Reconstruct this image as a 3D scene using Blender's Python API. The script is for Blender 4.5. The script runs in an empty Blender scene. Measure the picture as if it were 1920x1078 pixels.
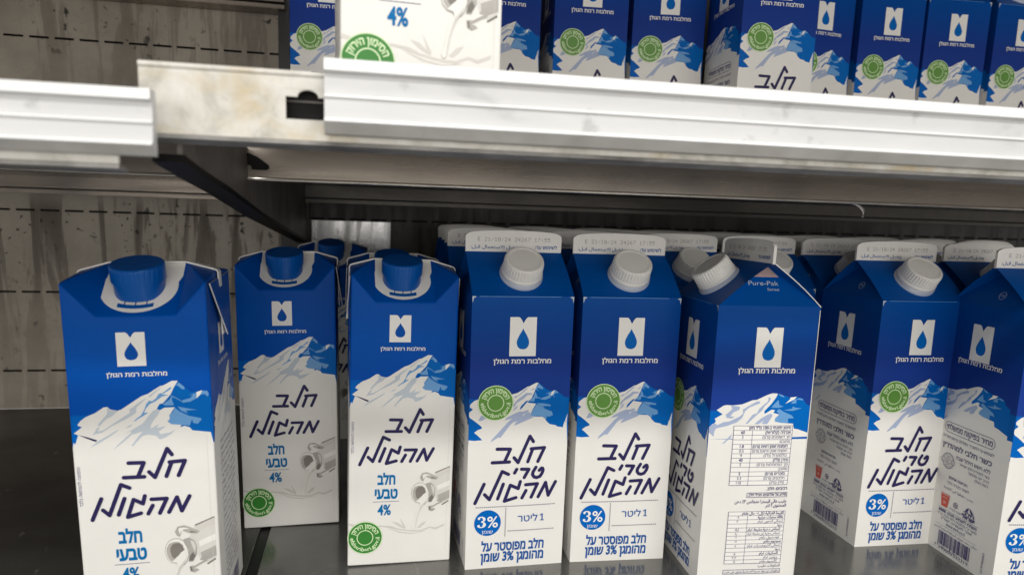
import bpy, bmesh, math, random, unicodedata
from mathutils import Vector, Matrix
from mathutils.geometry import tessellate_polygon

WORLD_STRENGTH = 0.66
KEY_POWER = 78.0
FAR_POWER = 16.0
EXPOSURE = 0.0
BIGX, BIGY, BIGT = 0.0225, 0.3490, 4.0

random.seed(7)
scene = bpy.context.scene
COL = scene.collection

# ------------------------------------------------------------------ camera, world, lamps, exposure
YAW, PITCH, ROLL = 0.187869, 0.147853, 0.031737
def rot_xy(x, y):
    return (math.cos(YAW) * x + math.sin(YAW) * y, -math.sin(YAW) * x + math.cos(YAW) * y)
_cp, _sp, _cr, _sr = math.cos(PITCH), math.sin(PITCH), math.cos(ROLL), math.sin(ROLL)
_x = Vector((1, 0, 0)); _up = Vector((0, _sp, _cp)); _fw = Vector((0, _cp, -_sp))
_right = _x * _cr + _up * _sr
_top = -_x * _sr + _up * _cr
def _w(v):
    a, b = rot_xy(v.x, v.y); return Vector((a, b, v.z))
_R, _T, _F = _w(_right), _w(_top), _w(_fw)
cam_data = bpy.data.cameras.new('camera')
cam = bpy.data.objects.new('camera', cam_data); COL.objects.link(cam)
cam.matrix_world = Matrix(((_R.x, _T.x, -_F.x, 0), (_R.y, _T.y, -_F.y, 0), (_R.z, _T.z, -_F.z, 0.24248), (0, 0, 0, 1)))
cam_data.sensor_width = 36
cam_data.lens = 36 * 1267.63 / 1920
cam_data.shift_x = (960 - 921.37) / 1920
cam_data.shift_y = (597.2 - 539) / 1920
cam_data.clip_start = 0.01; cam_data.clip_end = 50
cam_data.dof.use_dof = True
cam_data.dof.focus_distance = 0.47
cam_data.dof.aperture_fstop = 9.5
scene.camera = cam

world = bpy.data.worlds.new('World'); scene.world = world; world.use_nodes = True
bg = world.node_tree.nodes['Background']
bg.inputs[0].default_value = (1.0, 0.98, 0.95, 1); bg.inputs[1].default_value = WORLD_STRENGTH

def area(name, loc, target, sx, sy, power, color):
    d = bpy.data.lights.new(name, 'AREA'); d.shape = 'RECTANGLE'; d.size = sx; d.size_y = sy
    d.energy = power; d.color = color
    o = bpy.data.objects.new(name, d); COL.objects.link(o); o.location = loc
    o.rotation_euler = (Vector(target) - Vector(loc)).to_track_quat('-Z', 'Y').to_euler()
    return o
# the shop's ceiling strip light above the aisle, and an added soft fill from the front
area('ceiling_strip_light', (0.0, -1.93, 2.50), (0.15, 0.42, 0.15), 4.2, 0.16, KEY_POWER, (1, 0.985, 0.96))
area('front_fill_light', (0.1, -1.7, 0.42), (0.1, 0.45, 0.2), 2.6, 0.7, FAR_POWER, (1, 0.96, 0.9))

vs = scene.view_settings
vs.view_transform = 'Standard'; vs.look = 'None'; vs.exposure = EXPOSURE; vs.gamma = 1
vs.use_curve_mapping = False
scene.cycles.max_bounces = 8

# ------------------------------------------------------------------ materials
def new_mat(name):
    m = bpy.data.materials.new(name); m.use_nodes = True
    nt = m.node_tree
    return m, nt, nt.nodes['Principled BSDF']
def N(nt, t, **kw):
    n = nt.nodes.new(t)
    for k, v in kw.items(): setattr(n, k, v)
    return n
def noise(nt, scale, detail=4, rough=0.55, stretch=None, coord='Object', dist=0.0):
    tc = N(nt, 'ShaderNodeTexCoord'); mp = N(nt, 'ShaderNodeMapping')
    if stretch: mp.inputs['Scale'].default_value = stretch
    nt.links.new(tc.outputs[coord], mp.inputs['Vector'])
    n = N(nt, 'ShaderNodeTexNoise'); n.inputs['Scale'].default_value = scale
    n.inputs['Detail'].default_value = detail; n.inputs['Roughness'].default_value = rough
    n.inputs['Distortion'].default_value = dist
    nt.links.new(mp.outputs[0], n.inputs['Vector'])
    return n.outputs['Fac']
def ramp(nt, fac, stops, interp='LINEAR'):
    r = N(nt, 'ShaderNodeValToRGB'); e = r.color_ramp.elements; r.color_ramp.interpolation = interp
    while len(e) < len(stops): e.new(0.5)
    for el, (p, c) in zip(e, stops):
        el.position = p; el.color = (c if len(c) == 4 else (*c, 1))
    nt.links.new(fac, r.inputs[0]); return r.outputs[0]
def mix(nt, fac, a, b, mode='MIX'):
    m = N(nt, 'ShaderNodeMix', data_type='RGBA', blend_type=mode)
    for sock, v in ((m.inputs[0], fac), (m.inputs[6], a), (m.inputs[7], b)):
        if hasattr(v, 'links'): nt.links.new(v, sock)
        else: sock.default_value = v if not isinstance(v, tuple) or len(v) == 4 else (*v, 1)
    return m.outputs[2]
def bump(nt, bsdf, h, strength=0.1, dist=0.001):
    b = N(nt, 'ShaderNodeBump'); b.inputs['Strength'].default_value = strength; b.inputs['Distance'].default_value = dist
    nt.links.new(h, b.inputs['Height']); nt.links.new(b.outputs[0], bsdf.inputs['Normal'])
def simple(name, col, rough=0.42, spec=0.4, metal=0.0, coat=0.0, mottled=0.06, wav=0.10):
    m, nt, b = new_mat(name)
    f = noise(nt, 38, 5, 0.6)
    lo = tuple(c * (1 - mottled) for c in col); hi = tuple(min(1, c * (1 + mottled)) for c in col)
    nt.links.new(ramp(nt, f, [(0.3, lo), (0.7, hi)]), b.inputs['Base Color'])
    b.inputs['Roughness'].default_value = rough; b.inputs['Specular IOR Level'].default_value = spec
    b.inputs['Metallic'].default_value = metal; b.inputs['Coat Weight'].default_value = coat
    b.inputs['Coat Roughness'].default_value = 0.18
    if wav: bump(nt, b, noise(nt, 32, 2, 0.4), wav, 0.002)
    return m
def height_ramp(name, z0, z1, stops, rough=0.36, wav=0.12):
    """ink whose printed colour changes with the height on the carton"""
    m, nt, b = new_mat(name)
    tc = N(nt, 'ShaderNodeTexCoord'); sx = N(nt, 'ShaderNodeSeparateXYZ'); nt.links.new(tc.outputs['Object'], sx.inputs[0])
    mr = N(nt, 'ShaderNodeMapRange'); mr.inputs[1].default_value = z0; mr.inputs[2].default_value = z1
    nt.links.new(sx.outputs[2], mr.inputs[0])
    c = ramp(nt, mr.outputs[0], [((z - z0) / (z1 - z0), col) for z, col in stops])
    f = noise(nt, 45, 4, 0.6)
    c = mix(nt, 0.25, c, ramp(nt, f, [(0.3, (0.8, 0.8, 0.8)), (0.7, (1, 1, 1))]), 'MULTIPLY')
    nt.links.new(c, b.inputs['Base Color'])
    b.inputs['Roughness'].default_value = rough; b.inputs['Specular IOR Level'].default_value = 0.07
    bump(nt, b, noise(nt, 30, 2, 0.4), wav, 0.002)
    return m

M = {}
M['paper'] = simple('carton_board_white', (0.79, 0.775, 0.735), 0.40, 0.4, mottled=0.025)
M['white_ink'] = simple('white_print', (0.84, 0.83, 0.79), 0.38, 0.4, mottled=0.02)
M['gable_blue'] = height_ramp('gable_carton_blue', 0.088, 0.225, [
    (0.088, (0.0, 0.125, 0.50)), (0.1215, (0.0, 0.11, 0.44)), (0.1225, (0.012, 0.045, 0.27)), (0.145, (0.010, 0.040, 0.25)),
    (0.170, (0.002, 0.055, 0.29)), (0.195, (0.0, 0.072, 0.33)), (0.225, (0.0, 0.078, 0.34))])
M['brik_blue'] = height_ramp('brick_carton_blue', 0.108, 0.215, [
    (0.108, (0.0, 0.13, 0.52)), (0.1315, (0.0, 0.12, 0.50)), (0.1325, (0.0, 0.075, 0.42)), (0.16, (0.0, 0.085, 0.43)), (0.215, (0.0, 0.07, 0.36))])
M['mount_blue'] = simple('mountain_blue_print', (0.0, 0.125, 0.47), 0.36, 0.07, mottled=0.03)
M['mount_light'] = simple('mountain_light_blue_print', (0.13, 0.33, 0.63), 0.37, 0.4, mottled=0.03)
M['mount_shade'] = simple('mountain_grey_blue_print', (0.36, 0.43, 0.60), 0.37, 0.4, mottled=0.03)
M['snow_shade'] = simple('snow_grey_print', (0.50, 0.56, 0.62), 0.37, 0.4, mottled=0.03)
M['navy'] = simple('navy_lettering', (0.022, 0.017, 0.085), 0.40, 0.2, mottled=0.1)
M['blue_ink'] = simple('blue_lettering', (0.010, 0.085, 0.32), 0.40, 0.15, mottled=0.05)
M['cyan_ink'] = simple('bright_blue_lettering', (0.0, 0.145, 0.385), 0.40, 0.12, mottled=0.05)
M['badge'] = simple('badge_blue_print', (0.0, 0.12, 0.46), 0.36, 0.1, mottled=0.04)
M['lime'] = simple('seal_green_print', (0.105, 0.285, 0.035), 0.37, 0.4, mottled=0.04)
M['green'] = simple('seal_dark_green_print', (0.035, 0.21, 0.030), 0.37, 0.4, mottled=0.04)
M['pale_green'] = simple('seal_pale_lettering', (0.66, 0.82, 0.50), 0.38, 0.4, mottled=0.02)
M['red'] = simple('red_icon_print', (0.60, 0.075, 0.045), 0.38, 0.4)
M['small_ink'] = simple('small_dark_lettering', (0.045, 0.038, 0.16), 0.4, 0.3)
M['grey_ink'] = simple('grey_stamp_ink', (0.20, 0.19, 0.18), 0.5, 0.3)
M['can_dark'] = simple('can_inside_print', (0.20, 0.185, 0.165), 0.38, 0.4, mottled=0.25)
M['can_mid'] = simple('can_shade_print', (0.42, 0.40, 0.37), 0.38, 0.4, mottled=0.16)
M['can_light'] = simple('can_light_print', (0.66, 0.645, 0.605), 0.38, 0.4, mottled=0.08)
M['milk'] = simple('milk_print', (0.82, 0.80, 0.75), 0.38, 0.4, mottled=0.03)
M['milk_shade'] = simple('milk_shade_print', (0.63, 0.605, 0.56), 0.38, 0.4, mottled=0.05)
M['pink'] = simple('fold_tab_print', (0.52, 0.36, 0.34), 0.4, 0.4, mottled=0.35)
M['fin'] = simple('sealed_top_board', (0.82, 0.80, 0.76), 0.5, 0.35, mottled=0.05)
M['white_plastic'] = simple('white_cap_plastic', (0.80, 0.785, 0.75), 0.34, 0.45, mottled=0.02, wav=0.0)
M['milky_plastic'] = simple('translucent_spout_plastic', (0.42, 0.47, 0.58), 0.3, 0.5, mottled=0.03, wav=0.0)
M['blue_plastic'] = simple('blue_cap_plastic', (0.0, 0.085, 0.36), 0.30, 0.5, mottled=0.05, wav=0.0)

def streaked_wall(name, base, dark, k, coord_shift, drip=1.0, metallic=0.0, rough=0.36):
    m, nt, b = new_mat(name)
    tc = N(nt, 'ShaderNodeTexCoord'); mp = N(nt, 'ShaderNodeMapping'); nt.links.new(tc.outputs['Object'], mp.inputs[0])
    mp.inputs['Location'].default_value = (coord_shift, 0, 0); mp.inputs['Scale'].default_value = (1, 1, 0.10)
    st = N(nt, 'ShaderNodeTexNoise'); st.inputs['Scale'].default_value = 46; st.inputs['Detail'].default_value = 6
    st.inputs['Roughness'].default_value = 0.62; st.inputs['Distortion'].default_value = 1.1
    nt.links.new(mp.outputs[0], st.inputs['Vector'])
    # old spills dried below the slot row at 0.235 m
    sx = N(nt, 'ShaderNodeSeparateXYZ'); nt.links.new(tc.outputs['Object'], sx.inputs[0])
    z = N(nt, 'ShaderNodeMapRange'); z.inputs[1].default_value = 0.0; z.inputs[2].default_value = 0.5; nt.links.new(sx.outputs[2], z.inputs[0])
    zone = ramp(nt, z.outputs[0], [(0.0, (0.25,) * 3), (0.22, (0.35,) * 3), (0.33, (0.8,) * 3), (0.465, (1,) * 3), (0.50, (0.35,) * 3), (0.8, (0.28,) * 3), (0.86, (0.5,) * 3)])
    s = ramp(nt, st.outputs['Fac'], [(0.505, (0, 0, 0)), (0.545, (0.8,) * 3), (0.62, (1,) * 3)])
    amt = mix(nt, 1.0, s, zone, 'MULTIPLY')
    broad = noise(nt, 7, 4, 0.6)
    spots = noise(nt, 120, 3, 0.5, dist=0.4); fine = noise(nt, 260, 3, 0.6)
    clump = ramp(nt, noise(nt, 12, 2, 0.5), [(0.5, (0, 0, 0)), (0.62, (1, 1, 1))])
    c = mix(nt, amt, base, dark)
    c = mix(nt, ramp(nt, broad, [(0.36, (0, 0, 0)), (0.66, (k,) * 3)]), c, tuple(x * 0.8 for x in dark))
    sp = mix(nt, 1.0, ramp(nt, spots, [(0.615, (0, 0, 0)), (0.65, (drip,) * 3)]), clump, 'MULTIPLY')
    c = mix(nt, sp, c, (0.03, 0.025, 0.02))
    c = mix(nt, 0.35, c, ramp(nt, fine, [(0.3, (0.75,) * 3), (0.7, (1.0,) * 3)]), 'MULTIPLY')
    nt.links.new(c, b.inputs['Base Color']); b.inputs['Metallic'].default_value = metallic
    nt.links.new(ramp(nt, st.outputs['Fac'], [(0.4, (rough,) * 3), (0.65, (rough + 0.2,) * 3)]), b.inputs['Roughness'])
    b.inputs['Specular IOR Level'].default_value = 0.4
    bump(nt, b, fine, 0.15, 0.001)
    return m
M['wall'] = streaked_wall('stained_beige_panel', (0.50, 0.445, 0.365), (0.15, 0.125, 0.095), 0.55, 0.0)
M['wall_r'] = streaked_wall('stained_shaded_panel', (0.075, 0.07, 0.066), (0.045, 0.042, 0.038), 0.5, 1.7, 0.6, 0.1, 0.42)  # stains, with the base darkened for the deep shade behind the cartons
M['wall_reflection'] = streaked_wall('bright_reflection_sheet', (0.56, 0.56, 0.57), (0.22, 0.215, 0.21), 0.75, 0.6, 0.8, 0.8, 0.20)

def metal(name, col, rough, metallic, spot=0.4, scale=16, stretch=None, bumpy=0.08):
    m, nt, b = new_mat(name)
    f = noise(nt, scale, 6, 0.62, stretch, dist=0.3); g = noise(nt, scale * 9, 3, 0.6)
    c = ramp(nt, f, [(0.28, tuple(x * (1 - spot) for x in col)), (0.72, col)])
    c = mix(nt, 0.4, c, ramp(nt, g, [(0.35, (0.78,) * 3), (0.7, (1,) * 3)]), 'MULTIPLY')
    nt.links.new(c, b.inputs['Base Color']); b.inputs['Metallic'].default_value = metallic
    nt.links.new(ramp(nt, f, [(0.25, (rough + 0.18,) * 3), (0.7, (rough,) * 3)]), b.inputs['Roughness'])
    bump(nt, b, g, bumpy, 0.0008)
    return m
def tray_mat(name, col, rough, metallic, scuff):
    m, nt, b = new_mat(name)
    f = noise(nt, 9, 6, 0.62, dist=0.3); g = noise(nt, 110, 3, 0.6)
    sc = noise(nt, 26, 5, 0.7, (1, 0.35, 1), dist=1.8); pt = noise(nt, 75, 2, 0.5, dist=0.6)
    c = ramp(nt, f, [(0.28, tuple(x * 0.62 for x in col)), (0.72, col)])
    c = mix(nt, 0.4, c, ramp(nt, g, [(0.35, (0.78,) * 3), (0.7, (1,) * 3)]), 'MULTIPLY')
    c = mix(nt, ramp(nt, sc, [(0.66, (0, 0, 0)), (0.70, (scuff,) * 3), (0.74, (0, 0, 0))]), c, (0.30, 0.29, 0.27))
    c = mix(nt, ramp(nt, pt, [(0.735, (0, 0, 0)), (0.765, (scuff,) * 3)]), c, (0.34, 0.33, 0.31))
    nt.links.new(c, b.inputs['Base Color']); b.inputs['Metallic'].default_value = metallic
    nt.links.new(ramp(nt, f, [(0.25, (rough + 0.16,) * 3), (0.7, (rough,) * 3)]), b.inputs['Roughness'])
    bump(nt, b, g, 0.06, 0.0008)
    return m
M['deck'] = tray_mat('grey_steel_tray', (0.25, 0.245, 0.23), 0.115, 0.65, 0.35)
M['deck_dark'] = tray_mat('dark_steel_tray', (0.068, 0.065, 0.061), 0.27, 0.35, 0.7)
M['groove'] = simple('black_rubber_strip', (0.008, 0.008, 0.008), 0.5, 0.3)
def beam_mat():
    m, nt, b = new_mat('galvanised_underside')
    broad = noise(nt, 5.5, 3, 0.5, (1, 1, 0.25)); streak = noise(nt, 30, 5, 0.65, (0.12, 1, 3.0), dist=0.4); fine = noise(nt, 150, 3, 0.6, (0.3, 1, 1))
    c = ramp(nt, broad, [(0.34, (0.15, 0.138, 0.125)), (0.52, (0.31, 0.27, 0.23)), (0.68, (0.39, 0.34, 0.29))])  # broad tone patches painted in as blurred reflections
    c = mix(nt, ramp(nt, streak, [(0.5, (0, 0, 0)), (0.7, (0.28,) * 3)]), c, (0.16, 0.14, 0.125))
    c = mix(nt, 0.3, c, ramp(nt, fine, [(0.35, (0.75,) * 3), (0.7, (1,) * 3)]), 'MULTIPLY')
    nt.links.new(c, b.inputs['Base Color']); b.inputs['Metallic'].default_value = 0.65
    nt.links.new(ramp(nt, streak, [(0.3, (0.18,) * 3), (0.7, (0.36,) * 3)]), b.inputs['Roughness'])
    bump(nt, b, noise(nt, 14, 2, 0.4, (0.4, 1, 1)), 0.12, 0.003)
    return m
M['under'] = beam_mat()
M['edge_highlight'] = simple('rolled_edge_highlight', (0.70, 0.66, 0.60), 0.22, 0.5, 0.7, mottled=0.2)  # paler colour paints the glint along the rolled lower edge
M['under_shade'] = metal('shaded_steel_channel', (0.12, 0.11, 0.10), 0.30, 0.6, 0.3, 12, (0.4, 1, 1))  # darkened channel steel, shade painted on the right-hand rear channel
M['black'] = simple('black_painted_steel', (0.010, 0.009, 0.009), 0.5, 0.12, mottled=0.3)
M['bracket'] = metal('dark_grey_bracket_steel', (0.23, 0.205, 0.18), 0.45, 0.3, 0.35, 20)
M['post'] = simple('dark_upright_steel', (0.022, 0.022, 0.023), 0.4, 0.4, mottled=0.3)
def rail_mat():
    m, nt, b = new_mat('white_price_rail')
    f = noise(nt, 22, 5, 0.6, (0.5, 1, 1.6), dist=0.5); g = noise(nt, 75, 4, 0.6)
    c = ramp(nt, f, [(0.30, (0.40, 0.40, 0.395)), (0.46, (0.58, 0.58, 0.575)), (0.8, (0.655, 0.655, 0.65))])
    c = mix(nt, ramp(nt, g, [(0.62, (0, 0, 0)), (0.72, (0.6,) * 3)]), c, (0.36, 0.36, 0.355))
    nt.links.new(c, b.inputs['Base Color'])
    b.inputs['Roughness'].default_value = 0.33; b.inputs['Specular IOR Level'].default_value = 0.5
    return m
M['rail'] = rail_mat()
M['rail_highlight'] = simple('rail_edge_highlight', (0.86, 0.86, 0.85), 0.28, 0.5, mottled=0.06)  # lighter colour paints the highlights along beads and rib
M['rail_under'] = simple('shaded_rail_underside', (0.50, 0.49, 0.47), 0.5, 0.3, mottled=0.15)  # darker colour puts shade on the down-facing chamfer
def lip_mat():
    m, nt, b = new_mat('stained_cream_lip')
    f = noise(nt, 60, 5, 0.65, dist=0.4); y = noise(nt, 24, 4, 0.6, (1, 1, 1.3)); g = noise(nt, 160, 3, 0.6)
    c = ramp(nt, f, [(0.36, (0.44, 0.42, 0.365)), (0.5, (0.60, 0.575, 0.515)), (0.64, (0.68, 0.66, 0.61))])
    c = mix(nt, ramp(nt, y, [(0.50, (0, 0, 0)), (0.64, (0.8,) * 3)]), c, (0.52, 0.42, 0.25))
    c = mix(nt, ramp(nt, g, [(0.68, (0, 0, 0)), (0.76, (0.6,) * 3)]), c, (0.42, 0.32, 0.22))
    nt.links.new(c, b.inputs['Base Color']); b.inputs['Roughness'].default_value = 0.42
    return m
M['lip'] = lip_mat()
M['grime'] = metal('grimy_flange', (0.40, 0.385, 0.36), 0.5, 0.2, 0.75, 55, (0.6, 1, 1))
M['scrap'] = simple('torn_plastic_film', (0.62, 0.60, 0.57), 0.3, 0.5)

# ------------------------------------------------------------------ mesh helpers
class MB:
    def __init__(s): s.v = []; s.f = []; s.m = []; s.mats = []; s.sm = []
    def mi(s, mat):
        if mat not in s.mats: s.mats.append(mat)
        return s.mats.index(mat)
    def add(s, vs_, fs, mat, smooth=False):
        b = len(s.v); i = s.mi(mat); s.v += [tuple(p) for p in vs_]
        for f in fs: s.f.append([b + k for k in f]); s.m.append(i); s.sm.append(smooth)
    def box(s, lo, hi, mat):
        (a, b, c), (d, e, f) = lo, hi
        P = [(a, b, c), (d, b, c), (d, e, c), (a, e, c), (a, b, f), (d, b, f), (d, e, f), (a, e, f)]
        s.add(P, [(0, 3, 2, 1), (4, 5, 6, 7), (0, 1, 5, 4), (1, 2, 6, 5), (2, 3, 7, 6), (3, 0, 4, 7)], mat)
    def extrude_x(s, prof, x0, x1, mat, mats=None):
        """closed (y, z) profile swept along X, counter-clockwise seen from +X"""
        n = len(prof)
        P = [(x0, y, z) for y, z in prof] + [(x1, y, z) for y, z in prof]
        for i in range(n):
            j = (i + 1) % n
            s.add([P[i], P[j], P[n + j], P[n + i]], [(0, 3, 2, 1)], mats[i] if mats and mats[i] else mat)
        for side, base in ((-1, 0), (1, n)):
            tri = tessellate_polygon([[Vector((y, z, 0)) for y, z in prof]])
            s.add([P[base + k] for k in range(n)], [t if side > 0 else t[::-1] for t in tri], mat)
    def lathe(s, prof, mat, n=48, frame=None, rib=None, smooth=True):
        """(r, h) profile turned round the frame's normal; rib(k) scales radius"""
        P = []
        for r, h in prof:
            for k in range(n):
                a = 2 * math.pi * k / n
                rr = r * (rib(k, h) if rib else 1)
                P.append(frame((rr * math.cos(a), rr * math.sin(a)), h))
        F = []
        for i in range(len(prof) - 1):
            for k in range(n):
                l = (k + 1) % n
                F.append((i * n + k, i * n + l, (i + 1) * n + l, (i + 1) * n + k))
        s.add(P, F, mat, smooth)
        s.add(P[-n:], [tuple(range(n))], mat)
    def build(s, name, parent=None, bevel=0, loc=None):
        me = bpy.data.meshes.new(name)
        me.from_pydata(s.v, [], s.f)
        for m in s.mats: me.materials.append(m)
        me.polygons.foreach_set('material_index', s.m); me.polygons.foreach_set('use_smooth', s.sm)
        me.update()
        o = bpy.data.objects.new(name, me); COL.objects.link(o)
        if loc: o.location = loc
        if parent: o.parent = parent
        if bevel:
            md = o.modifiers.new('b', 'BEVEL'); md.width = bevel; md.segments = 2; md.limit_method = 'ANGLE'; md.angle_limit = 0.6
        return o

def tag(o, label=None, cat=None, group=None, kind=None):
    if label: o['label'] = label
    if cat: o['category'] = cat
    if group: o['group'] = group
    if kind: o['kind'] = kind
    return o
def empty(name, loc=(0, 0, 0), rz=0.0):
    o = bpy.data.objects.new(name, None); COL.objects.link(o); o.location = loc; o.rotation_euler = (0, 0, rz)
    o.empty_display_size = 0.02
    return o
def copy_tree(o, parent=None):
    c = o.copy(); COL.objects.link(c)
    if parent:
        c.parent = parent
    for ch in o.children: copy_tree(ch, c)
    return c

# ------------------------------------------------------------------ printing
class Frame:
    """a flat printing plane: 2-D millimetres -> 3-D metres"""
    def __init__(s, o, u, v):
        s.o = Vector(o); s.u = Vector(u).normalized(); s.v = Vector(v).normalized(); s.n = s.u.cross(s.v)
    def __call__(s, p, off=0.0):
        return s.o + s.u * (p[0] * .001) + s.v * (p[1] * .001) + s.n * off
LAYER = 0.00006
_jit = [0]
def jit():
    _jit[0] = (_jit[0] + 1) % 9
    return _jit[0] * 2.2e-6
def poly(mb, fr, pts, mat, layer, lim=34.9):
    pts = [(max(-lim, min(lim, x)), y) for x, y in pts] if lim else pts
    off = LAYER * layer + jit()
    tri = tessellate_polygon([[Vector((x, y, 0)) for x, y in pts]])
    out = []
    for t in tri:
        a, b, c = (pts[i] for i in t)
        ar = (b[0] - a[0]) * (c[1] - a[1]) - (b[1] - a[1]) * (c[0] - a[0])
        if abs(ar) < 1e-6: continue
        out.append(t if ar > 0 else t[::-1])
    mb.add([fr(p, off) for p in pts], out, mat)
def circle(cx, cy, r, n=40, ry=None):
    return [(cx + r * math.cos(2 * math.pi * k / n), cy + (ry or r) * math.sin(2 * math.pi * k / n)) for k in range(n)]
def ring(mb, fr, cx, cy, r0, r1, mat, layer, n=48):
    A = circle(cx, cy, r0, n); B = circle(cx, cy, r1, n); off = LAYER * layer + jit()
    mb.add([fr(p, off) for p in A + B], [(k, n + k, n + (k + 1) % n, (k + 1) % n) for k in range(n)][:], mat)
def stroke(mb, fr, pts, w, mat, layer):
    """round-ended pen stroke"""
    off = LAYER * layer + jit(); r = w / 2
    # segments and joint discs, each a hair above the last
    for i in range(len(pts) - 1):
        (x0, y0), (x1, y1) = pts[i], pts[i + 1]
        l = math.hypot(x1 - x0, y1 - y0) or 1; nx, ny = -(y1 - y0) / l * r, (x1 - x0) / l * r
        q = [(x0 - nx, y0 - ny), (x1 - nx, y1 - ny), (x1 + nx, y1 + ny), (x0 + nx, y0 + ny)]
        o = off + i * 2e-6
        mb.add([fr(p, o) for p in q], [(0, 1, 2, 3)], mat)
    for i, p in enumerate(pts):
        c = circle(p[0], p[1], r, 14); o = off + 1.5e-5 + i * 2e-6
        mb.add([fr(q, o) for q in c], [tuple(range(14))], mat)
def rect(mb, fr, x0, y0, x1, y1, mat, layer):
    poly(mb, fr, [(x0, y0), (x1, y0), (x1, y1), (x0, y1)], mat, layer, None)

_cache = {}
def glyphs(s, bold=0.0, shear=0.0):
    """outlines of one line of lettering, filled contour by contour"""
    key = (s, bold, shear)
    if key in _cache: return _cache[key]
    c = bpy.data.curves.new('lettering', 'FONT'); c.body = s; c.size = 1; c.resolution_u = 3
    o = bpy.data.objects.new('lettering', c); COL.objects.link(o)
    dg = bpy.context.evaluated_depsgraph_get(); dg.update()
    cv = o.evaluated_get(dg).to_curve(dg, apply_modifiers=False)
    loops = []
    for sp in cv.splines:
        pts = []; bp = sp.bezier_points; n = len(bp)
        if n < 2: continue
        for i in range(n):
            p0, p1 = bp[i], bp[(i + 1) % n]
            a0, h0, h1, a1 = p0.co, p0.handle_right, p1.handle_left, p1.co
            ch = (a1 - a0)
            flat = ch.length < 1e-6 or (abs(ch.cross(h0 - a0).z) + abs(ch.cross(h1 - a0).z)) / ch.length < 0.004
            m = 1 if flat else 4
            for k in range(m):
                t = k / m; u = 1 - t
                q = a0 * u**3 + h0 * 3 * u * u * t + h1 * 3 * u * t * t + a1 * t**3
                if not pts or math.hypot(q.x - pts[-1][0], q.y - pts[-1][1]) > 1e-4: pts.append((q.x + shear * q.y, q.y))
        if len(pts) > 2: loops.append(pts)
    o.evaluated_get(dg).to_curve_clear(); bpy.data.objects.remove(o); bpy.data.curves.remove(c)
    def area(L): return sum(L[i - 1][0] * L[i][1] - L[i][0] * L[i - 1][1] for i in range(len(L))) / 2
    def inside(p, L):
        r = False
        for i in range(len(L)):
            (x1, y1), (x2, y2) = L[i - 1], L[i]
            if (y1 > p[1]) != (y2 > p[1]) and p[0] < (x2 - x1) * (p[1] - y1) / (y2 - y1) + x1: r = not r
        return r
    info = []
    for i, L in enumerate(loops):
        box = [j for j, K in enumerate(loops) if j != i and abs(area(K)) > abs(area(L)) and inside(L[0], K)]
        info.append(box)
    role = []
    for i, L in enumerate(loops):
        if not info[i]: role.append(1)
        else:
            k = min(info[i], key=lambda j: abs(area(loops[j])))
            role.append(-1 if area(loops[k]) * area(L) < 0 else 1)
    sg = [1 if area(L) > 0 else -1 for L in loops]
    sgo = [s * r for s, r in zip(sg, role)]
    if bold:
        new = []
        for L, sgn in zip(loops, sgo):
            n = len(L); Q = []
            for i in range(n):
                (x0, y0), (x, y), (x1, y1) = L[i - 1], L[i], L[(i + 1) % n]
                ax, ay, bx, by = x - x0, y - y0, x1 - x, y1 - y
                la, lb = math.hypot(ax, ay) or 1, math.hypot(bx, by) or 1
                nx, ny = ay / la + by / lb, -(ax / la + bx / lb); l = math.hypot(nx, ny) or 1
                k = min(1.6, 2 / max(l, 0.8)) * bold * sgn / l
                Q.append((x + nx * k, y + ny * k))
            new.append(Q)
        loops = new
    outer = [L for L, r in zip(loops, role) if r > 0]; holes = [L for L, r in zip(loops, role) if r < 0]
    V, F = [], []
    for L in outer:
        hs = [h for h in holes if inside(h[0], L)]
        b0 = len(V); allp = L + [p for h in hs for p in h]; V += allp
        for t in tessellate_polygon([[Vector((x, y, 0)) for x, y in G] for G in [L] + hs]):
            F.append(tuple(b0 + i for i in t))
    _cache[key] = (V, F)
    return _cache[key]
def heb(s):
    """right-to-left writing laid out left to right; numbers keep their order"""
    out, run = [], ''
    for ch in s[::-1]:
        if ch.isdigit() and ord(ch) < 256 or (run and ch in '.,%-' and False): run = ch + run
        else:
            if run: out.append(run); run = ''
            out.append({'(': ')', ')': '('}.get(ch, ch))
    if run: out.append(run)
    return ''.join(out)
_NOJOIN = set('اأإآدذرزوؤةىء')
def arab(s):
    res = []
    for w in s.split(' '):
        o = []; i = 0
        def joins(c): return 'ARABIC LETTER' in unicodedata.name(c, '') and c != 'ء'
        prev = False
        while i < len(w):
            ch = w[i]
            if not joins(ch): o.append(ch); prev = False; i += 1; continue
            if ch == 'ل' and i + 1 < len(w) and w[i + 1] in 'اأ':
                nm = 'ARABIC LIGATURE LAM WITH ALEF' + (' WITH HAMZA ABOVE' if w[i + 1] == 'أ' else '')
                o.append(unicodedata.lookup(nm + (' FINAL FORM' if prev else ' ISOLATED FORM'))); prev = False; i += 2; continue
            nxt = i + 1 < len(w) and joins(w[i + 1]) and ch not in _NOJOIN
            form = {(0, 0): 'ISOLATED', (0, 1): 'INITIAL', (1, 0): 'FINAL', (1, 1): 'MEDIAL'}[(int(prev), int(nxt))]
            try: o.append(unicodedata.lookup(unicodedata.name(ch) + ' ' + form + ' FORM'))
            except KeyError: o.append(ch)
            prev = nxt; i += 1
        res.append(''.join(o))
    return heb(' '.join(res))
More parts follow.
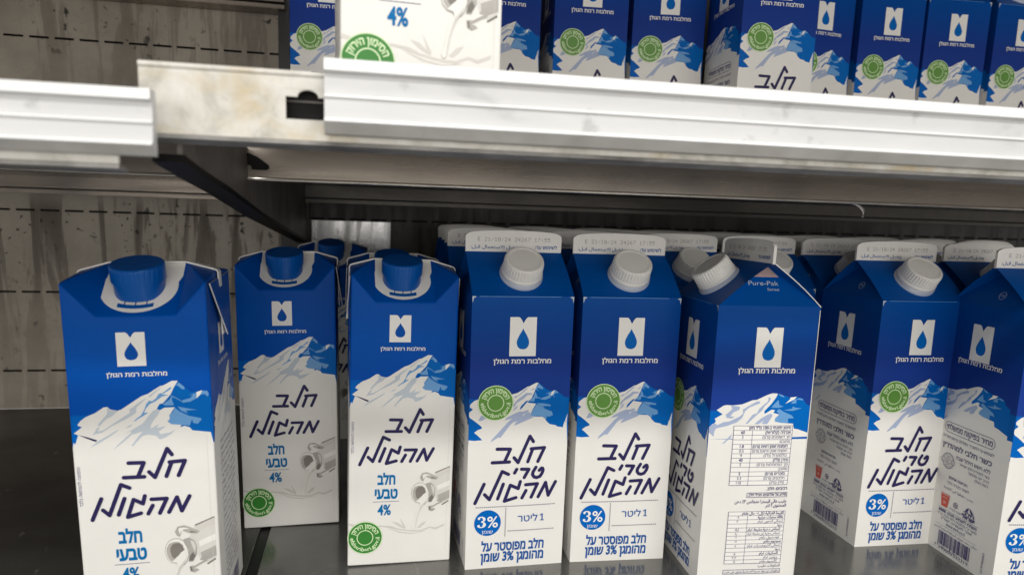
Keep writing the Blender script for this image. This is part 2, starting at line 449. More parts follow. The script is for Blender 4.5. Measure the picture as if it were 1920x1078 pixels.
def text(mb, fr, s, x0, x1, base, h, mat, layer, bold=0.0, shear=0.0, ref=0.6, rot=0.0, align=None):
    """one line between x0 and x1; h is the height of its plain letters"""
    V, F = glyphs(s, bold, shear)
    if not V: return
    a = min(v[0] for v in V); b = max(v[0] for v in V)
    sy = h / ref
    if align:                                                     # natural width from one side
        sx = sy * 0.92; wd = (b - a) * sx
        if x1 - x0 < wd: sx *= (x1 - x0) / wd
        if align == 'R': a = b - (x1 - x0) / sx
        if align == 'C': a = (a + b) / 2 - (x1 - x0) / sx / 2
    else: sx = (x1 - x0) / (b - a)
    ca, sa = math.cos(rot), math.sin(rot)
    P = [(x0 + (x - a) * sx, y * sy) for x, y in V]
    Q = [(x0 + (x - x0) * ca - y * sa, base + (x - x0) * sa + y * ca) for x, y in P]
    off = LAYER * layer
    emit(mb, fr, Q, F, mat, off)
def emit(mb, fr, Q, F, mat, off):
    for i, f in enumerate(F):
        pts = [Q[k] for k in f]
        ar = sum(pts[k - 1][0] * pts[k][1] - pts[k][0] * pts[k - 1][1] for k in range(len(pts)))
        if ar < 0: pts = pts[::-1]
        mb.add([fr(p, off + (i % 11) * 1.5e-6) for p in pts], [tuple(range(len(pts)))], mat)
def arc_text(mb, fr, s, cx, cy, r, mid, span, h, mat, layer, inward=False, bold=0.01):
    """lettering bent round a circle; mid in degrees, clockwise on the top arc, counter-clockwise on the bottom arc"""
    V, F = glyphs(s, bold)
    a = min(v[0] for v in V); b = max(v[0] for v in V); Q = []
    for x, y in V:
        t = (x - a) / (b - a) - 0.5; yy = (y - 0.3) / 0.6 * h
        if not inward: ang = math.radians(mid - t * span); rr = r + yy
        else: ang = math.radians(mid + t * span); rr = r - yy
        Q.append((cx + rr * math.cos(ang), cy + rr * math.sin(ang)))
    emit(mb, fr, Q, F, mat, LAYER * layer)
DOTS = {'0': '0E11191513110E', '1': '040C040404040E', '2': '0E11010204081F', '4': '02060A121F0202', '5': '1F101E0101110E',
        '6': '0608101E11110E', '7': '1F010204080808', 'E': '1F10101E10101F', '/': '00010204081000', ':': '00040400040400', ' ': '00000000000000'}
def dot_stamp(mb, fr, s, x0, y0, pitch, mat, layer):
    off = LAYER * layer; x = x0
    for ch in s:
        rows = [int(DOTS[ch][i:i + 2], 16) for i in range(0, 14, 2)]
        for r, bits in enumerate(rows):
            for c in range(5):
                if bits >> (4 - c) & 1:
                    px, py = x + c * pitch, y0 + (6 - r) * pitch * 1.08; q = pitch * 0.43
                    mb.add([fr(p, off) for p in ((px - q, py - q), (px + q, py - q), (px + q, py + q), (px - q, py + q))], [(0, 1, 2, 3)], mat)
        x += pitch * 6.6

# ------------------------------------------------------------------ the chilled shelf bays (built before the goods)
WALL_Y = 0.87
def slotted_panel(name, x0, x1, rows, slot0, mat, label):
    """back panel with rows of real slots, a dark void behind them"""
    root = empty(name, ((x0 + x1) / 2, WALL_Y, 0)); ox = root.location.x
    mb = MB(); hh = 0.0012; pitch, sl = 0.0256, 0.0198
    zs = [0.0] + [z for r in rows for z in (r - hh, r + hh)] + [1.25]
    def quad(a, b, z0, z1):
        mb.add([(a - ox, 0, z0), (b - ox, 0, z0), (b - ox, 0, z1), (a - ox, 0, z1)], [(0, 1, 2, 3)], mat)
    for i in range(0, len(zs), 2): quad(x0, x1, zs[i], zs[i + 1])
    for r in rows:
        k = math.floor((x0 - slot0) / pitch) - 1; x = x0
        while x < x1:
            a = slot0 + k * pitch; b = a + sl; k += 1
            if b <= x0: continue
            if a > x: quad(x, min(a, x1), r - hh, r + hh)
            for zz in (r - hh, r + hh):                           # folded slot edges
                aa, bb = max(a, x0), min(b, x1)
                if bb > aa: mb.add([(aa - ox, 0, zz), (bb - ox, 0, zz), (bb - ox, 0.006, zz), (aa - ox, 0.006, zz)], [(0, 1, 2, 3)], M['black'])
            x = max(x, b)
    mb.build('panel_sheet', root)
    vb = MB(); vb.box((x0 - ox, 0.0065, 0), (x1 - ox, 0.010, 1.25), M['black']); vb.build('backing', root)
    return tag(root, label, 'back panel')
ROWS = [0.0462, 0.1402, 0.2348, 0.3300, 0.4252, 0.520, 0.614]
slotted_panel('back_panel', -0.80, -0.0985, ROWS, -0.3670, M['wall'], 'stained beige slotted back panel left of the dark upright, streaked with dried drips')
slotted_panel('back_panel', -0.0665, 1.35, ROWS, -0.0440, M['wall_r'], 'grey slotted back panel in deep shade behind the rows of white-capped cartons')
wp = MB(); wp.box((-0.048, -0.0022, -0.12), (0.048, -0.0004, 0.0), M['wall_reflection'])  # added sheet standing in for the bright reflection on the panel
tag(wp.build('reflection_patch', loc=(-0.0160, WALL_Y, 0.2325)), 'bright reflection on the grey back panel, built as an added glossy sheet, seen above the blue caps', 'reflection patch')
post = MB(); post.box((-0.0165, -0.012, 0), (0.0165, 0.012, 1.25), M['post'])
for k in range(30): post.box((-0.004, -0.0126, 0.02 + k * 0.04), (0.004, -0.0121, 0.034 + k * 0.04), M['black'])
p = post.build('upright_post', loc=(-0.0825, 0.866, 0)); tag(p, 'dark steel upright standing between the beige and the grey back panels', 'upright')

def tray(name, x0, x1, mat, label):
    mb = MB(); w = x1 - x0
    mb.box((-w / 2, 0, -0.045), (w / 2, 0.9695, 0.0), mat)
    o = mb.build(name, loc=((x0 + x1) / 2, -0.10, 0), bevel=0.0004)
    return tag(o, label, 'shelf tray')
tray('bottom_tray', -0.80, -0.0782, M['deck_dark'], 'dark scuffed bottom tray left of the black seam strip')
tray('bottom_tray', -0.0705, 1.35, M['deck'], 'shiny grey steel bottom tray under the white-capped cartons')
sm = MB(); sm.box((-0.0036, 0, -0.04), (0.0036, 0.96, -0.0015), M['groove'])
tag(sm.build('seam_strip', loc=(-0.07435, -0.10, 0)), 'narrow black strip filling the seam between the two bottom trays', 'seam strip')

def shelf(name, x0, x1, ylip, zt, label, lipmat, slot=None, up=0.0):
    """pressed-steel shelf: deck, folded front lip, stiffening channel below"""
    cx = (x0 + x1) / 2; root = empty(name, (cx, ylip, zt)); a, b = x0 - cx, x1 - cx
    mb = MB(); mb.box((a + (0.0125 if x0 > -0.5 else 0), 0.0150, -0.0075), (b, 0.833 - ylip, -0.0055), M['under']); mb.build('deck', root)
    # front lip: a sheet with a rounded top fold and an optional price-clip slot cut right through
    lp = MB(); t = 0.0016; top, bot = 0.0, -0.0235
    def sheet(xa, xb, za, zb): lp.box((xa, 0, za), (xb, t, zb), lipmat)
    if slot:
        s0, s1, s2, s3 = slot[0] - cx, slot[1] - cx, slot[2], slot[3]
        sheet(a, s0, bot, top); sheet(s1, b, bot, top); sheet(s0, s1, s3 + 0.0028, top); sheet(s0, s1, bot, s2)
        # the slot's upper edge rises in a half-round notch
        n = 14; mid = (s0 + s1) / 2 + 0.0005; r = 0.0038
        P = [(s0, s3)]
        P += [(mid + r * math.cos(math.pi - math.pi * k / n), s3 + 0.0026 * math.sin(math.pi * k / n)) for k in range(n + 1)] + [(s1, s3), (s1, s3 + 0.0028), (s0, s3 + 0.0028)]
        tri = tessellate_polygon([[Vector((x, z, 0)) for x, z in P]])
        lp.add([(x, 0.0001, z) for x, z in P], tri, lipmat); lp.add([(x, t, z) for x, z in P], tri, lipmat)
        sb_ = MB(); sb_.box((s0 - 0.004, 0.007, -0.0200), (s1 + 0.004, 0.008, -0.0010), M['black']); sb_.box((s0 - 0.004, 0.0055, s3 - 0.0012), (s1 + 0.004, 0.0069, s3 - 0.0006), M['under_shade']); sb_.build('slot_shade_plate', root)  # added black plate keeps the inside of the slot dark
    else: sheet(a, b, bot, top)
    prof = [(0.0009 + 0.0016 * math.cos(q), 0.0003 + 0.0013 * math.sin(q)) for q in [math.pi * 2 * k / 12 for k in range(12)]]
    lp.extrude_x(prof, a, b, lipmat)
    lp.build('front_lip', root)
    fl = MB(); fl.extrude_x([(0.0, -0.0250), (0.0105, -0.0262), (0.0105, -0.0250), (0.0, -0.0236)], a, b, M['grime'])
    fl.build('lip_flange', root)
    xa_, xb_ = (-0.0690 - cx, b) if x0 > -0.5 else (a, min(b, -0.0815 - cx))
    ch = MB(); y1 = 0.4340 - ylip; z1 = 0.2612 + up - zt
    ch.extrude_x([(y1, z1), (y1 + 0.016, z1), (y1 + 0.016, -0.0078), (y1, -0.0078)], xa_, xb_, M['under'])
    ch.extrude_x([(y1 - 0.0006 + 0.0014 * math.cos(q), z1 + 0.0011 * math.sin(q)) for q in [math.pi * 2 * k / 10 for k in range(10)]], xa_, xb_, M['edge_highlight'])
    ch.build('stiffening_channel', root)
    bk = MB(); yb = 0.836 - ylip; zb = up - zt
    bk.extrude_x([(yb, 0.2598 + zb), (yb + 0.028, 0.2598 + zb), (yb + 0.028, 0.2735 + zb), (yb, 0.2735 + zb)], a, b, M['under'] if x0 < -0.5 else M['under_shade'])
    bk.extrude_x([(yb + 0.004, 0.2535 + zb), (yb + 0.030, 0.2535 + zb), (yb + 0.030, 0.2578 + zb), (yb + 0.004, 0.2578 + zb)], a, b, M['under'] if x0 < -0.5 else M['under_shade'])
    bk.build('rear_channel', root)
    return tag(root, label, 'shelf')
sR = shelf('metal_shelf', -0.0795, 1.35, 0.270, 0.2925, 'right-hand steel shelf with a cream stained lip left bare beside its rail', M['lip'], (-0.0290, -0.0140, -0.0160, -0.0078))
sL = shelf('metal_shelf', -0.80, -0.0815, 0.252, 0.2760 + 0.004, 'left-hand steel shelf, hung a little lower and ending at the black bracket', M['lip'])
shelf('metal_shelf', -0.0795, 1.35, 0.270, 0.5925, 'topmost steel shelf above the upper row of cartons on the right', M['lip'], None, 0.30)
shelf('metal_shelf', -0.80, -0.0905, 0.252, 0.5020, 'topmost steel shelf on the left, its rear channel crossing the beige panel', M['lip'], None, 0.215)

def price_rail(x0, x1, yf, zt, h, label):
    """extruded price rail: top bead, two shallow panels, centre rib, bottom bead and a chamfered underside"""
    mb = MB(); k = h / 0.0265
    prof = [(0.0065, 0.0), (0.0008, 0.0), (0.0, -0.0008), (0.0, -0.0042), (0.0007, -0.0047), (0.0022, -0.0052),
            (0.0026, -0.0124), (0.0012, -0.0129), (0.0012, -0.0134), (0.0021, -0.0137), (0.0018, -0.0208), (0.0004, -0.0214), (0.0004, -0.0221),
            (0.0012, -0.0226), (0.0046, -0.0262), (0.0065, -0.0265)]
    prof = [(y, z * k) for y, z in prof]
    w = x1 - x0
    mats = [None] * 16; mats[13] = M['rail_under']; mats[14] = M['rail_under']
    for i in (0, 1, 2, 6, 7, 10, 11): mats[i] = M['rail_highlight']
    mb.extrude_x(prof, -w / 2, w / 2, M['rail'], mats)
    o = mb.build('price_rail', loc=((x0 + x1) / 2, yf, zt))
    return tag(o, label, 'price rail')
price_rail(-0.0147, 1.35, 0.2615, 0.2977, 0.0265, 'long empty white price rail clipped along the right-hand shelf edge')
price_rail(-0.80, -0.0690, 0.2450, 0.2806, 0.0215, 'shorter empty white price rail on the left, ending against the cream lip')
price_rail(-0.0147, 1.35, 0.2615, 0.5977, 0.0265, 'white price rail on the topmost right-hand shelf above the cartons')

# bracket carrying the shelves: a tapering plate, a thick flange along its sloping bottom, a hook at the front
br = empty('shelf_bracket', (-0.0700, 0.86, 0.20))
Q = [(0.284, 0.2597), (0.294, 0.2585), (0.323, 0.2553), (0.372, 0.2510), (0.493, 0.2377), (0.75, 0.2146), (0.855, 0.205)]
pl = MB(); P = [(y - 0.86, z + 0.001 - 0.20) for y, z in Q] + [(0.855 - 0.86, 0.079), (0.286 - 0.86, 0.079)]
pl.extrude_x(P, -0.0010, 0.0010, M['bracket']); pl.build('plate', br)
fg = MB(); Q2 = [(y - 0.86, z - 0.2) for y, z in Q] + [(y - 0.86, z - 0.197) for y, z in Q[::-1]]
fg.extrude_x(Q2, -0.0100, 0.0016, M['black']); fg.build('bottom_flange', br)
hk = MB(); H = [(-0.0770, 0.2580), (-0.0701, 0.2592), (-0.0697, 0.2692), (-0.0669, 0.2690), (-0.0664, 0.2665), (-0.0580, 0.2664), (-0.0565, 0.2676), (-0.0570, 0.2695),
               (-0.0626, 0.2736), (-0.0671, 0.2757), (-0.0722, 0.2768), (-0.0742, 0.2795), (-0.0770, 0.2795)]
H = [(x, min(z, 0.2795)) for x, z in H]
tri = tessellate_polygon([[Vector((x, z, 0)) for x, z in H]])
for y in (0.4316 - 0.86, 0.4334 - 0.86): hk.add([(x + 0.07, y, z - 0.20) for x, z in H], tri, M['black'])
for i in range(len(H)):
    (x, z), (x2, z2) = H[i], H[(i + 1) % len(H)]
    hk.add([(x + 0.07, -0.4284, z - 0.2), (x2 + 0.07, -0.4284, z2 - 0.2), (x2 + 0.07, -0.4266, z2 - 0.2), (x + 0.07, -0.4266, z - 0.2)], [(0, 1, 2, 3)], M['black'])
hk.build('hook', br)
tag(br, 'black tapering bracket holding up the shelf where the two bays meet', 'bracket')

# a curl of torn film caught on the channel's lower edge
sc = MB(); n = 12
top_ = [(-0.010 + 0.015 * k / n, 0.0005 - 0.001 * math.sin(3 * k / n), -0.0001 - 0.0009 * (k / n)) for k in range(n + 1)]
low_ = []
path = [(-0.005, -0.0002), (-0.002, -0.0006), (0.0015, -0.0018), (0.0042, -0.0042), (0.0046, -0.0070), (0.0030, -0.0100)]
wid = [0.0004, 0.0008, 0.0016, 0.0022, 0.0018, 0.0002]
L_ = [(x - w * 0.7, -0.001 - 0.0008 * i, z - w * 0.5) for i, ((x, z), w) in enumerate(zip(path, wid))]
R__ = [(x + w * 0.5, -0.001 - 0.0003 * i, z + w * 0.4) for i, ((x, z), w) in enumerate(zip(path, wid))]
sc.add(L_ + R__, [(i, i + 1, 7 + i, 6 + i) for i in range(5)], M['scrap'], True)
so = sc.build('film_scrap', loc=(0.3575, 0.4495, 0.2612)); tag(so, 'small white curl of torn film hanging from the shelf underside', 'plastic scrap')
so.modifiers.new('t', 'SOLIDIFY').thickness = 0.00025

# ------------------------------------------------------------------ carton artwork
ART = {
'G_white':[(-35.1,93.5),(-31.2,93),(-25.5,93.4),(-27.2,95.2),(-29.6,97.4),(-31.2,98.7),(-28.9,100.5),(-26.9,101.2),(-25.9,101.8),(-26.2,102.7),(-29,105.1),(-32.2,107.6),(-34.2,108.9),(-35.5,110.2),(-36,111.6),(-35.1,112.8),(-33.1,114.3),(-32.5,115.1),(-34.2,116.1),(-34.6,117.4),(-34,118.7),(-31.5,120.9),(-29,121.9),(-23,124.3),(-11.7,124.1),(-5.1,125.2),(-2,126),(4.6,130.1),(5.9,130.3),(10.5,132.7),(12.3,132.7),(11.1,130.4),(10.3,128.3),(9.4,125.7),(8.5,123.6),(7.5,121.6),(6.3,120.6),(5,119),(11.1,118.1),(10.4,115.8),(8.4,113.2),(7.5,110.1),(9.6,109),(12.8,109.3),(16,108.8),(17.9,107.4),(19,105.5),(21.5,103.3),(25.8,102.4),(27.2,101.3),(30.2,100.9),(31,100.4),(30.6,104.6),(31.6,105.1),(33.8,104.8),(34.5,90.1),(-35,92.6)],
'G_blue':[(12.4,132.6),(15.3,130.3),(18.8,127.6),(21,127),(24.1,127.5),(26.6,126.1),(30.2,123.2),(33.9,121),(34.2,110.4),(32.6,106.2),(31,100.5),(30.2,101),(27.2,101.4),(25.8,102.5),(21.5,103.4),(19,105.6),(17.9,107.5),(16,108.9),(9.6,109.1),(7.5,110.2),(8.4,113.2),(11.1,118.1),(5,119),(7.5,121.6),(9.4,125.7),(11.1,130.4)],
'G_corner':[(34.2,110.4),(32.6,105.5),(33.9,104.5)],
'G_g1':[(7.5,110.1),(9.6,108.7),(7.6,107.7),(2.7,105.7),(-3.7,103),(-2.8,105.1),(-1.3,106.6),(-4.9,105.2),(-6.9,103.2),(-12.8,95),(-14.9,95),(-19.7,91.8),(-19,93.6),(-13,100.2),(-8,105.8),(-5,108.3),(-10.6,106.9),(-9.1,108.7),(-4.6,111.2),(-0.5,112.9),(2.4,112.8),(5.2,113.8),(6.6,113),(2.2,110.7),(1.8,109.4),(4.8,112),(7.4,112.2)],
'G_g2':[(-4.7,122.6),(-3.5,123.9),(-1.9,123.9),(3.1,128.7),(5.9,129.7),(4.6,128.7),(-0.9,124.1),(-3.9,122.4)],
'G_g3':[(-0.8,122.3),(0.7,123.3),(3.7,125.8),(8.7,125.5),(7.4,124.4),(4.8,124.2),(3.3,122.7),(1.3,121.2),(-2.5,119),(-4.5,115.6),(-4.8,117.7),(-3.3,119.8)],
'G_g4':[(6.8,127.6),(9.8,129.3),(8.8,127.8)],
'G_g5':[(-0.2,114),(0.4,116.5),(3.9,120.1),(5.8,120.6),(3.5,118),(1,115)],
'G_g6':[(-28.6,106.9),(-26.7,110.8),(-25.1,110),(-23.5,108.6),(-26,107.1)],
'G_g7':[(-5.2,113),(-3.7,115.6),(-1.7,117.6),(-2.6,115)],
'G_l1':[(9.7,109.1),(7.6,110.2),(8.5,113.2),(10.5,115.8),(11.4,117.8),(13,117.3),(17.3,114.5),(22.7,112.3),(23.4,109.6),(20.2,108.6),(19.1,109.7),(19,107.1),(17.9,107.7),(16,109.2),(12.8,109.7)],
'G_l2':[(9.9,126.7),(9.5,123.6),(7,121.1),(5.8,120.1),(9.7,119.7),(10.1,122),(12.8,122),(15.4,120.9),(17.6,120.8),(20.7,121.8),(22.2,123.9),(21,126.2),(17.4,124.8),(19.7,125),(19.6,123.4),(15.9,122.4),(14.9,121.7),(11.7,123),(10.8,125.7)],
'G_l3':[(24.1,127.4),(26.3,126.1),(26.6,125.1),(25,125.4),(23.2,123.8),(24.6,121.7),(22.2,123.9),(22.6,126.2)],
'G_l4':[(12.6,132.1),(15.6,129.2),(15.4,127.9),(13.5,128.7),(11.7,129.3),(11.2,128.5),(13.1,126.9),(10.1,128.3),(11.4,130.3)],
'G_l5':[(11.3,118.6),(16.6,118.2),(21.4,117.1),(21.7,116.1),(16.2,116.4),(17.3,114.8),(13.5,117.2)],
'G_snow':[(21.1,123.4),(21.8,126.2),(24.1,127.4),(22.9,124.4)],
'G_hand':[[(8.9,86.3),(18.4,86.8),(14.1,77)],[(10,86),(6.9,77.1)],[(10.3,91.4),(7.7,95.3),(0,76.8),(-3,80.4)],[(-15,86.9),(-5.8,86.6),(-9.7,77.5)],[(-18.1,77.3),(-6.2,77.5)],[(12.9,72.8),(10.9,69.4),(10.7,67.5),(11.9,65.8),(13.8,65.3),(16.1,66.1),(17.6,68.5),(18.2,70.4),(17.8,71.8),(17,72),(15.4,70.5)],[(2.6,71.9),(7.9,71.6),(4.8,65.8)],[(-0.8,72),(-2.2,69.4)],[(27.6,61.6),(22.7,51.8),(20.4,61.4),(15.4,51.2)],[(6,60.5),(14.5,60.8),(10.3,51.2)],[(6.4,56.3),(3.7,51)],[(2.1,63),(0.8,58),(-4.9,60.7),(-8.7,49.2),(-0.6,51.5)],[(-9.9,61.7),(-13.5,51.1)],[(-6.5,68.6),(-11,70.8),(-19.3,50.9),(-22.8,54.6)],[(-23.3,62.1),(-29.3,48.5)]],
'T_white':[(-34.7,113.7),(-32.1,121.3),(-34.1,122.4),(-29.8,125.7),(-31.9,126.6),(-31.8,127.3),(-30.6,128.9),(-27.7,131.1),(-22.8,133.2),(-18.5,136.1),(-16.8,136.2),(-15.3,134.7),(-11.8,133.9),(-9.8,134.6),(0.2,141.3),(3.6,142.5),(10,146.6),(11.5,146.8),(16,149.2),(19,149.1),(17.8,146.6),(16.8,145.5),(16.3,143.5),(15,141.7),(13.4,139.3),(10.9,137),(9.1,136.6),(7.6,134),(9.1,133.2),(11.4,134.5),(16.7,134.5),(15.5,131.8),(14,130.4),(13.9,128),(12.6,126.8),(14.6,125.2),(20.2,125.1),(18.8,123.2),(21.1,123.8),(23.6,122.9),(25,121),(34.3,119.4),(33.3,107.8),(-34.8,112.9)],
'T_wedge':[(-37.4,119.2),(-36.4,118.2),(-35.6,113),(-37.8,113.2)],
'T_sliver':[(-32.3,121.5),(-28,120.2),(-23,118.2),(-23.4,117.3),(-25,117.8)],
'T_blue':[(19,149.1),(22.1,145.7),(25.3,142.6),(31.6,143.4),(34.5,141.6),(36.4,138),(34.4,119.5),(25,121.1),(23.7,123),(21.1,123.9),(18.8,123.3),(20.2,125.2),(14.6,125.3),(12.6,126.8),(13.9,128),(14,130.4),(16.7,134.5),(11.4,134.5),(9.1,133.2),(7.6,134),(9.1,136.6),(10.9,137),(15,141.7),(16.8,145.5)],
'T_a1':[(-16.9,135.8),(-15.4,134.4),(-11.8,133.8),(-14.6,131.2),(-17.1,130),(-19.2,128.2),(-20.8,126.3),(-22.1,125.9),(-21.5,127.3),(-19,130.1),(-17.4,131.9),(-16.7,133.8)],
'T_a2':[(-25.1,121.3),(-23.9,122.6),(-22.8,124.5),(-20.9,125.8),(-22.5,123),(-19.9,123.4),(-17.1,125.1),(-10.5,129.5),(-5.8,132.6),(-5.9,134.6),(-4.1,135.5),(-0.7,138.2),(3.3,140.6),(-0.9,136.7),(-2.4,135.4),(-2.8,132.5),(-4.7,131.1),(-8.4,128.9),(-15.4,125.5),(-20.1,122.4),(-22.7,121.8)],
'T_a3':[(-26.8,114.1),(-22.5,117.7),(-17.8,120.3),(-12.2,123.6),(-12.8,122.6),(-16.1,120.2),(-21.8,116.6)],
'T_a4':[(-8.7,124),(-6.8,125.4),(-4.7,126.2),(-6,124.8)],
'T_a5':[(7.6,133.8),(9,132.7),(7.8,130.3),(5.8,128),(4,124.7),(4.2,123.2),(8.5,125.9),(6.9,123.5),(11.8,124.2),(7.9,121.4),(8.6,119.9),(13.6,120.6),(16.4,122.1),(14.4,120),(11,117.8),(8.2,117),(6.7,119),(2.9,120.1),(-0.2,119.5),(-4.3,115.4),(-5.3,114),(-6.2,114.3),(-2.4,119.2),(0.1,122),(-4,120.8),(-5.7,120.4),(-9.7,116.8),(-15.5,112.2),(-12.5,115.5),(-6,121.4),(-5.9,122.4),(-9.1,121.1),(-4.9,123.3),(0.3,126.4),(2.9,129.7),(5.5,132.9)],
'T_a6':[(4,141.3),(7,143.6),(9.4,145.4),(11.3,146.5),(9.8,145.1),(7.3,143.1),(4.4,140.6)],
'T_b1':[(-4.3,127.7),(-2.3,129.5),(-0.4,130.8),(1.3,133.7),(2.6,137),(4.2,138.9),(5.4,138.3),(7.8,140.1),(8.9,142),(9.9,142.7),(10.7,142.4),(15.1,145.8),(15.7,145.3),(14.4,144.1),(10.7,141.9),(14.1,141.5),(10.5,140.7),(7.1,138.2),(4.3,136.9),(2.3,134.6),(1.1,132.2),(3.3,132.3),(0.4,130.3),(-2,129),(-3.4,127.9)],
'T_c1':[(15.6,141.1),(14.2,138.8),(10.8,136.5),(12,135.7),(16.4,135.7),(15.5,139),(15.7,140.4),(18.6,138.8),(21,136.9),(24.6,137.2),(28.4,139.2),(27.8,141.9),(24.2,140.9),(26.4,141),(24.8,139.2),(21.2,138.4),(20.6,137.7),(18.6,139.3)],
'T_c2':[(16.7,134.2),(19,132.1),(23.6,129.4),(29.6,127.7),(30,127),(27.9,124.6),(25.7,125.2),(25.1,127.3),(23.8,123.9),(20.3,124.4),(14.6,125.2),(12.6,126.8),(13.9,128),(13.8,130.5),(15.5,131.8)],
'T_c3':[(19.4,148.2),(22.1,145.7),(22.2,144.4),(21.1,144.3),(18.7,146.6),(17.8,146.4)],
'T_c4':[(30.7,143.2),(33.8,142.8),(34.4,141.1),(33.8,139.6),(32.2,141.2),(29.9,140.8)],
'T_c5':[(18.1,134.9),(24.1,133.3),(28,132.5),(22.2,132.4),(23.3,130.8),(20,132.3)],
'T_snow':[(28.1,142.4),(31.1,143.3),(29.9,140.8),(28.1,139)],
'T_hand':[[(12.4,103.9),(20.3,104.2),(16.6,95.9)],[(13.4,103.6),(10.4,95.9)],[(13.8,108.1),(11.6,111.6),(4.6,95.7),(1.8,99)],[(-8.3,104.6),(-0.6,104.4),(-4,96.6)],[(-11.2,96.5),(-0.8,96.4)],[(21.5,83.5),(17.1,75.2),(15,83.4),(10.5,75)],[(2,83.2),(9.8,83.1),(5.8,74.9)],[(2.4,79.6),(-0.1,75)],[(-1.3,85.4),(-2.5,81),(-7.1,83.7),(-10.6,73.8),(-3.8,75.6)],[(-11.6,84.6),(-15.1,75.5)],[(-8.7,90.5),(-12.9,92.6),(-19.7,75.5),(-22.8,78.7)],[(-23.2,85.2),(-28.4,73.4)]],
'T_canbody':[(16.8,58.3),(19.9,59.1),(22.4,57.3),(23.7,53.9),(23.6,48.8),(21.3,44.6),(19,44.6),(19.5,52)],
'T_canside':[(23.3,66.3),(33.8,70.3),(33.9,46.4),(28.7,42.3),(28.6,44.2),(25.8,43.6),(24,48.8),(23.7,53.9),(22.4,57.3),(19.9,59.1)],
'T_handle':[(12.8,63.2),(14.3,66),(17.7,66.6),(21.2,65),(25.8,62.4),(24.1,61),(19.9,61.8),(16.4,63.8),(15.2,60),(13.7,60.8)],
'T_handle2':[(28.6,47.5),(25.8,46.5),(23,42.3),(19.2,41.8),(19.6,38.8),(21.7,37.8),(24.4,39.1),(23.1,40.1),(21,40.1),(25.8,42.8),(28.6,44),(29.3,46.3)],
'T_edge1':[(23.3,66.4),(33.8,70.4),(33.8,69.8),(23.6,65.6)],
'T_edge2':[(28.6,42.5),(33.2,45.5),(33.5,44.6),(28.9,41.8)],
'T_ring':[(7.6,54.8),(9.3,57.5),(11.6,58.9),(14.4,58.9),(16.9,57.2),(18.5,53.5),(19.2,49.1),(18.1,45.5),(16.4,43.4),(14.7,44.2),(10.5,45.2),(8.4,47.5),(7.4,51.2)],
'T_mouth':[(8,54.1),(9.5,56.5),(11.7,57.3),(14.4,57.2),(16.4,55.4),(17.4,52.1),(16,50),(13.2,48.3),(10.4,45.7),(8.7,47.9),(7.9,51.2)],
'T_milk':[(10.4,45.5),(13.6,48.3),(15.4,50.8),(17.2,52),(18,51),(18,47),(16.8,44.1),(14.7,41.7),(13,37.8),(11.7,33.4),(10.9,29.1),(10.4,25.8),(9.1,24.6),(8.2,26.3),(9.5,29.9),(10.3,34.3),(11.4,38.6),(13.6,43.2),(12.9,44.9)],
'T_streamshade':[(18,47),(16.8,44.1),(14.7,41.7),(13,37.8),(11.7,33.4),(10.9,29.1),(10.4,25.8),(10,26.2),(10.7,32),(12,37.1),(14,42.5),(16.7,45.6)],
'T_pool':[(-38.7,31.6),(-32.8,30.9),(-22.8,28.4),(-13.3,29.1),(-5.8,28.1),(-1.6,26.2),(3.9,25),(9.4,24.3),(15,24.3),(20.6,26.5),(24.8,25.5),(31.1,28.1),(30.8,26.4),(24.8,23.9),(20.6,25.3),(15,23.1),(9.4,23.1),(3.9,24),(-3,25.5),(-9.2,27.3),(-13.3,28),(-22.8,27.3),(-32.8,29.1),(-38.7,29.8)],
'T_splash':[(-5.8,31.5),(-1.7,30.5),(1.8,27.5),(-0.4,34.2),(3.9,26.8),(3.3,25.5),(-1.7,28.1)],
'T_splash2':[(11.6,26.1),(14.9,29.6),(18.4,30.8),(16.3,28),(13.6,25.6)],
'T_underpool':[(-9.2,26.8),(1.1,23.5),(9.5,22.2),(18.5,23.4),(15,22.5),(8.1,21.5),(-0.2,22.8)],
'R_white':[(-36.2,107.4),(-35.2,110.8),(-33.1,112.8),(-31.6,113.5),(-30.7,114.8),(-31.6,116.6),(-26.5,119.6),(-30.8,122.4),(-26.5,125.4),(-24.5,125.9),(-19.9,125.7),(-13.8,126.4),(-6.9,129.2),(-3.8,129.5),(3.6,133),(6.6,133.9),(10,133.8),(10.6,132.8),(9,130.5),(8.1,129),(6.3,126.5),(3.5,123.4),(2.1,121.9),(2.3,119.9),(4.7,121.4),(7.2,122.9),(9.5,122.4),(8.4,120.6),(12.7,119.6),(10.1,116.8),(10,114.8),(14.6,113.8),(23.2,113.1),(24.1,109.7),(27.3,109.1),(31.7,107.6),(35.1,106.5),(35.1,102.4),(-36.3,102.6)],
'R_blue':[(10.5,133.6),(14.5,132.6),(19.3,131.1),(23.9,131.6),(28.8,130.1),(31.3,126.5),(34.7,125),(35.1,106.6),(31.7,107.7),(27.3,109.2),(24.1,109.8),(23.2,113.2),(14.5,113.8),(10,114.8),(10.1,116.8),(12.7,119.6),(8.4,120.6),(9.5,122.4),(7.2,122.9),(2.3,119.9),(2.1,121.9),(6.3,126.5),(9,130.5)],
'R_s1':[(-21.4,125.7),(-15.2,124.9),(-15.3,122.9),(-19.4,120.9),(-21.3,118.3),(-18.2,118.1),(-20.1,116.8),(-23.7,117.3),(-24.4,119.4),(-22,121.4),(-20.2,123.4)],
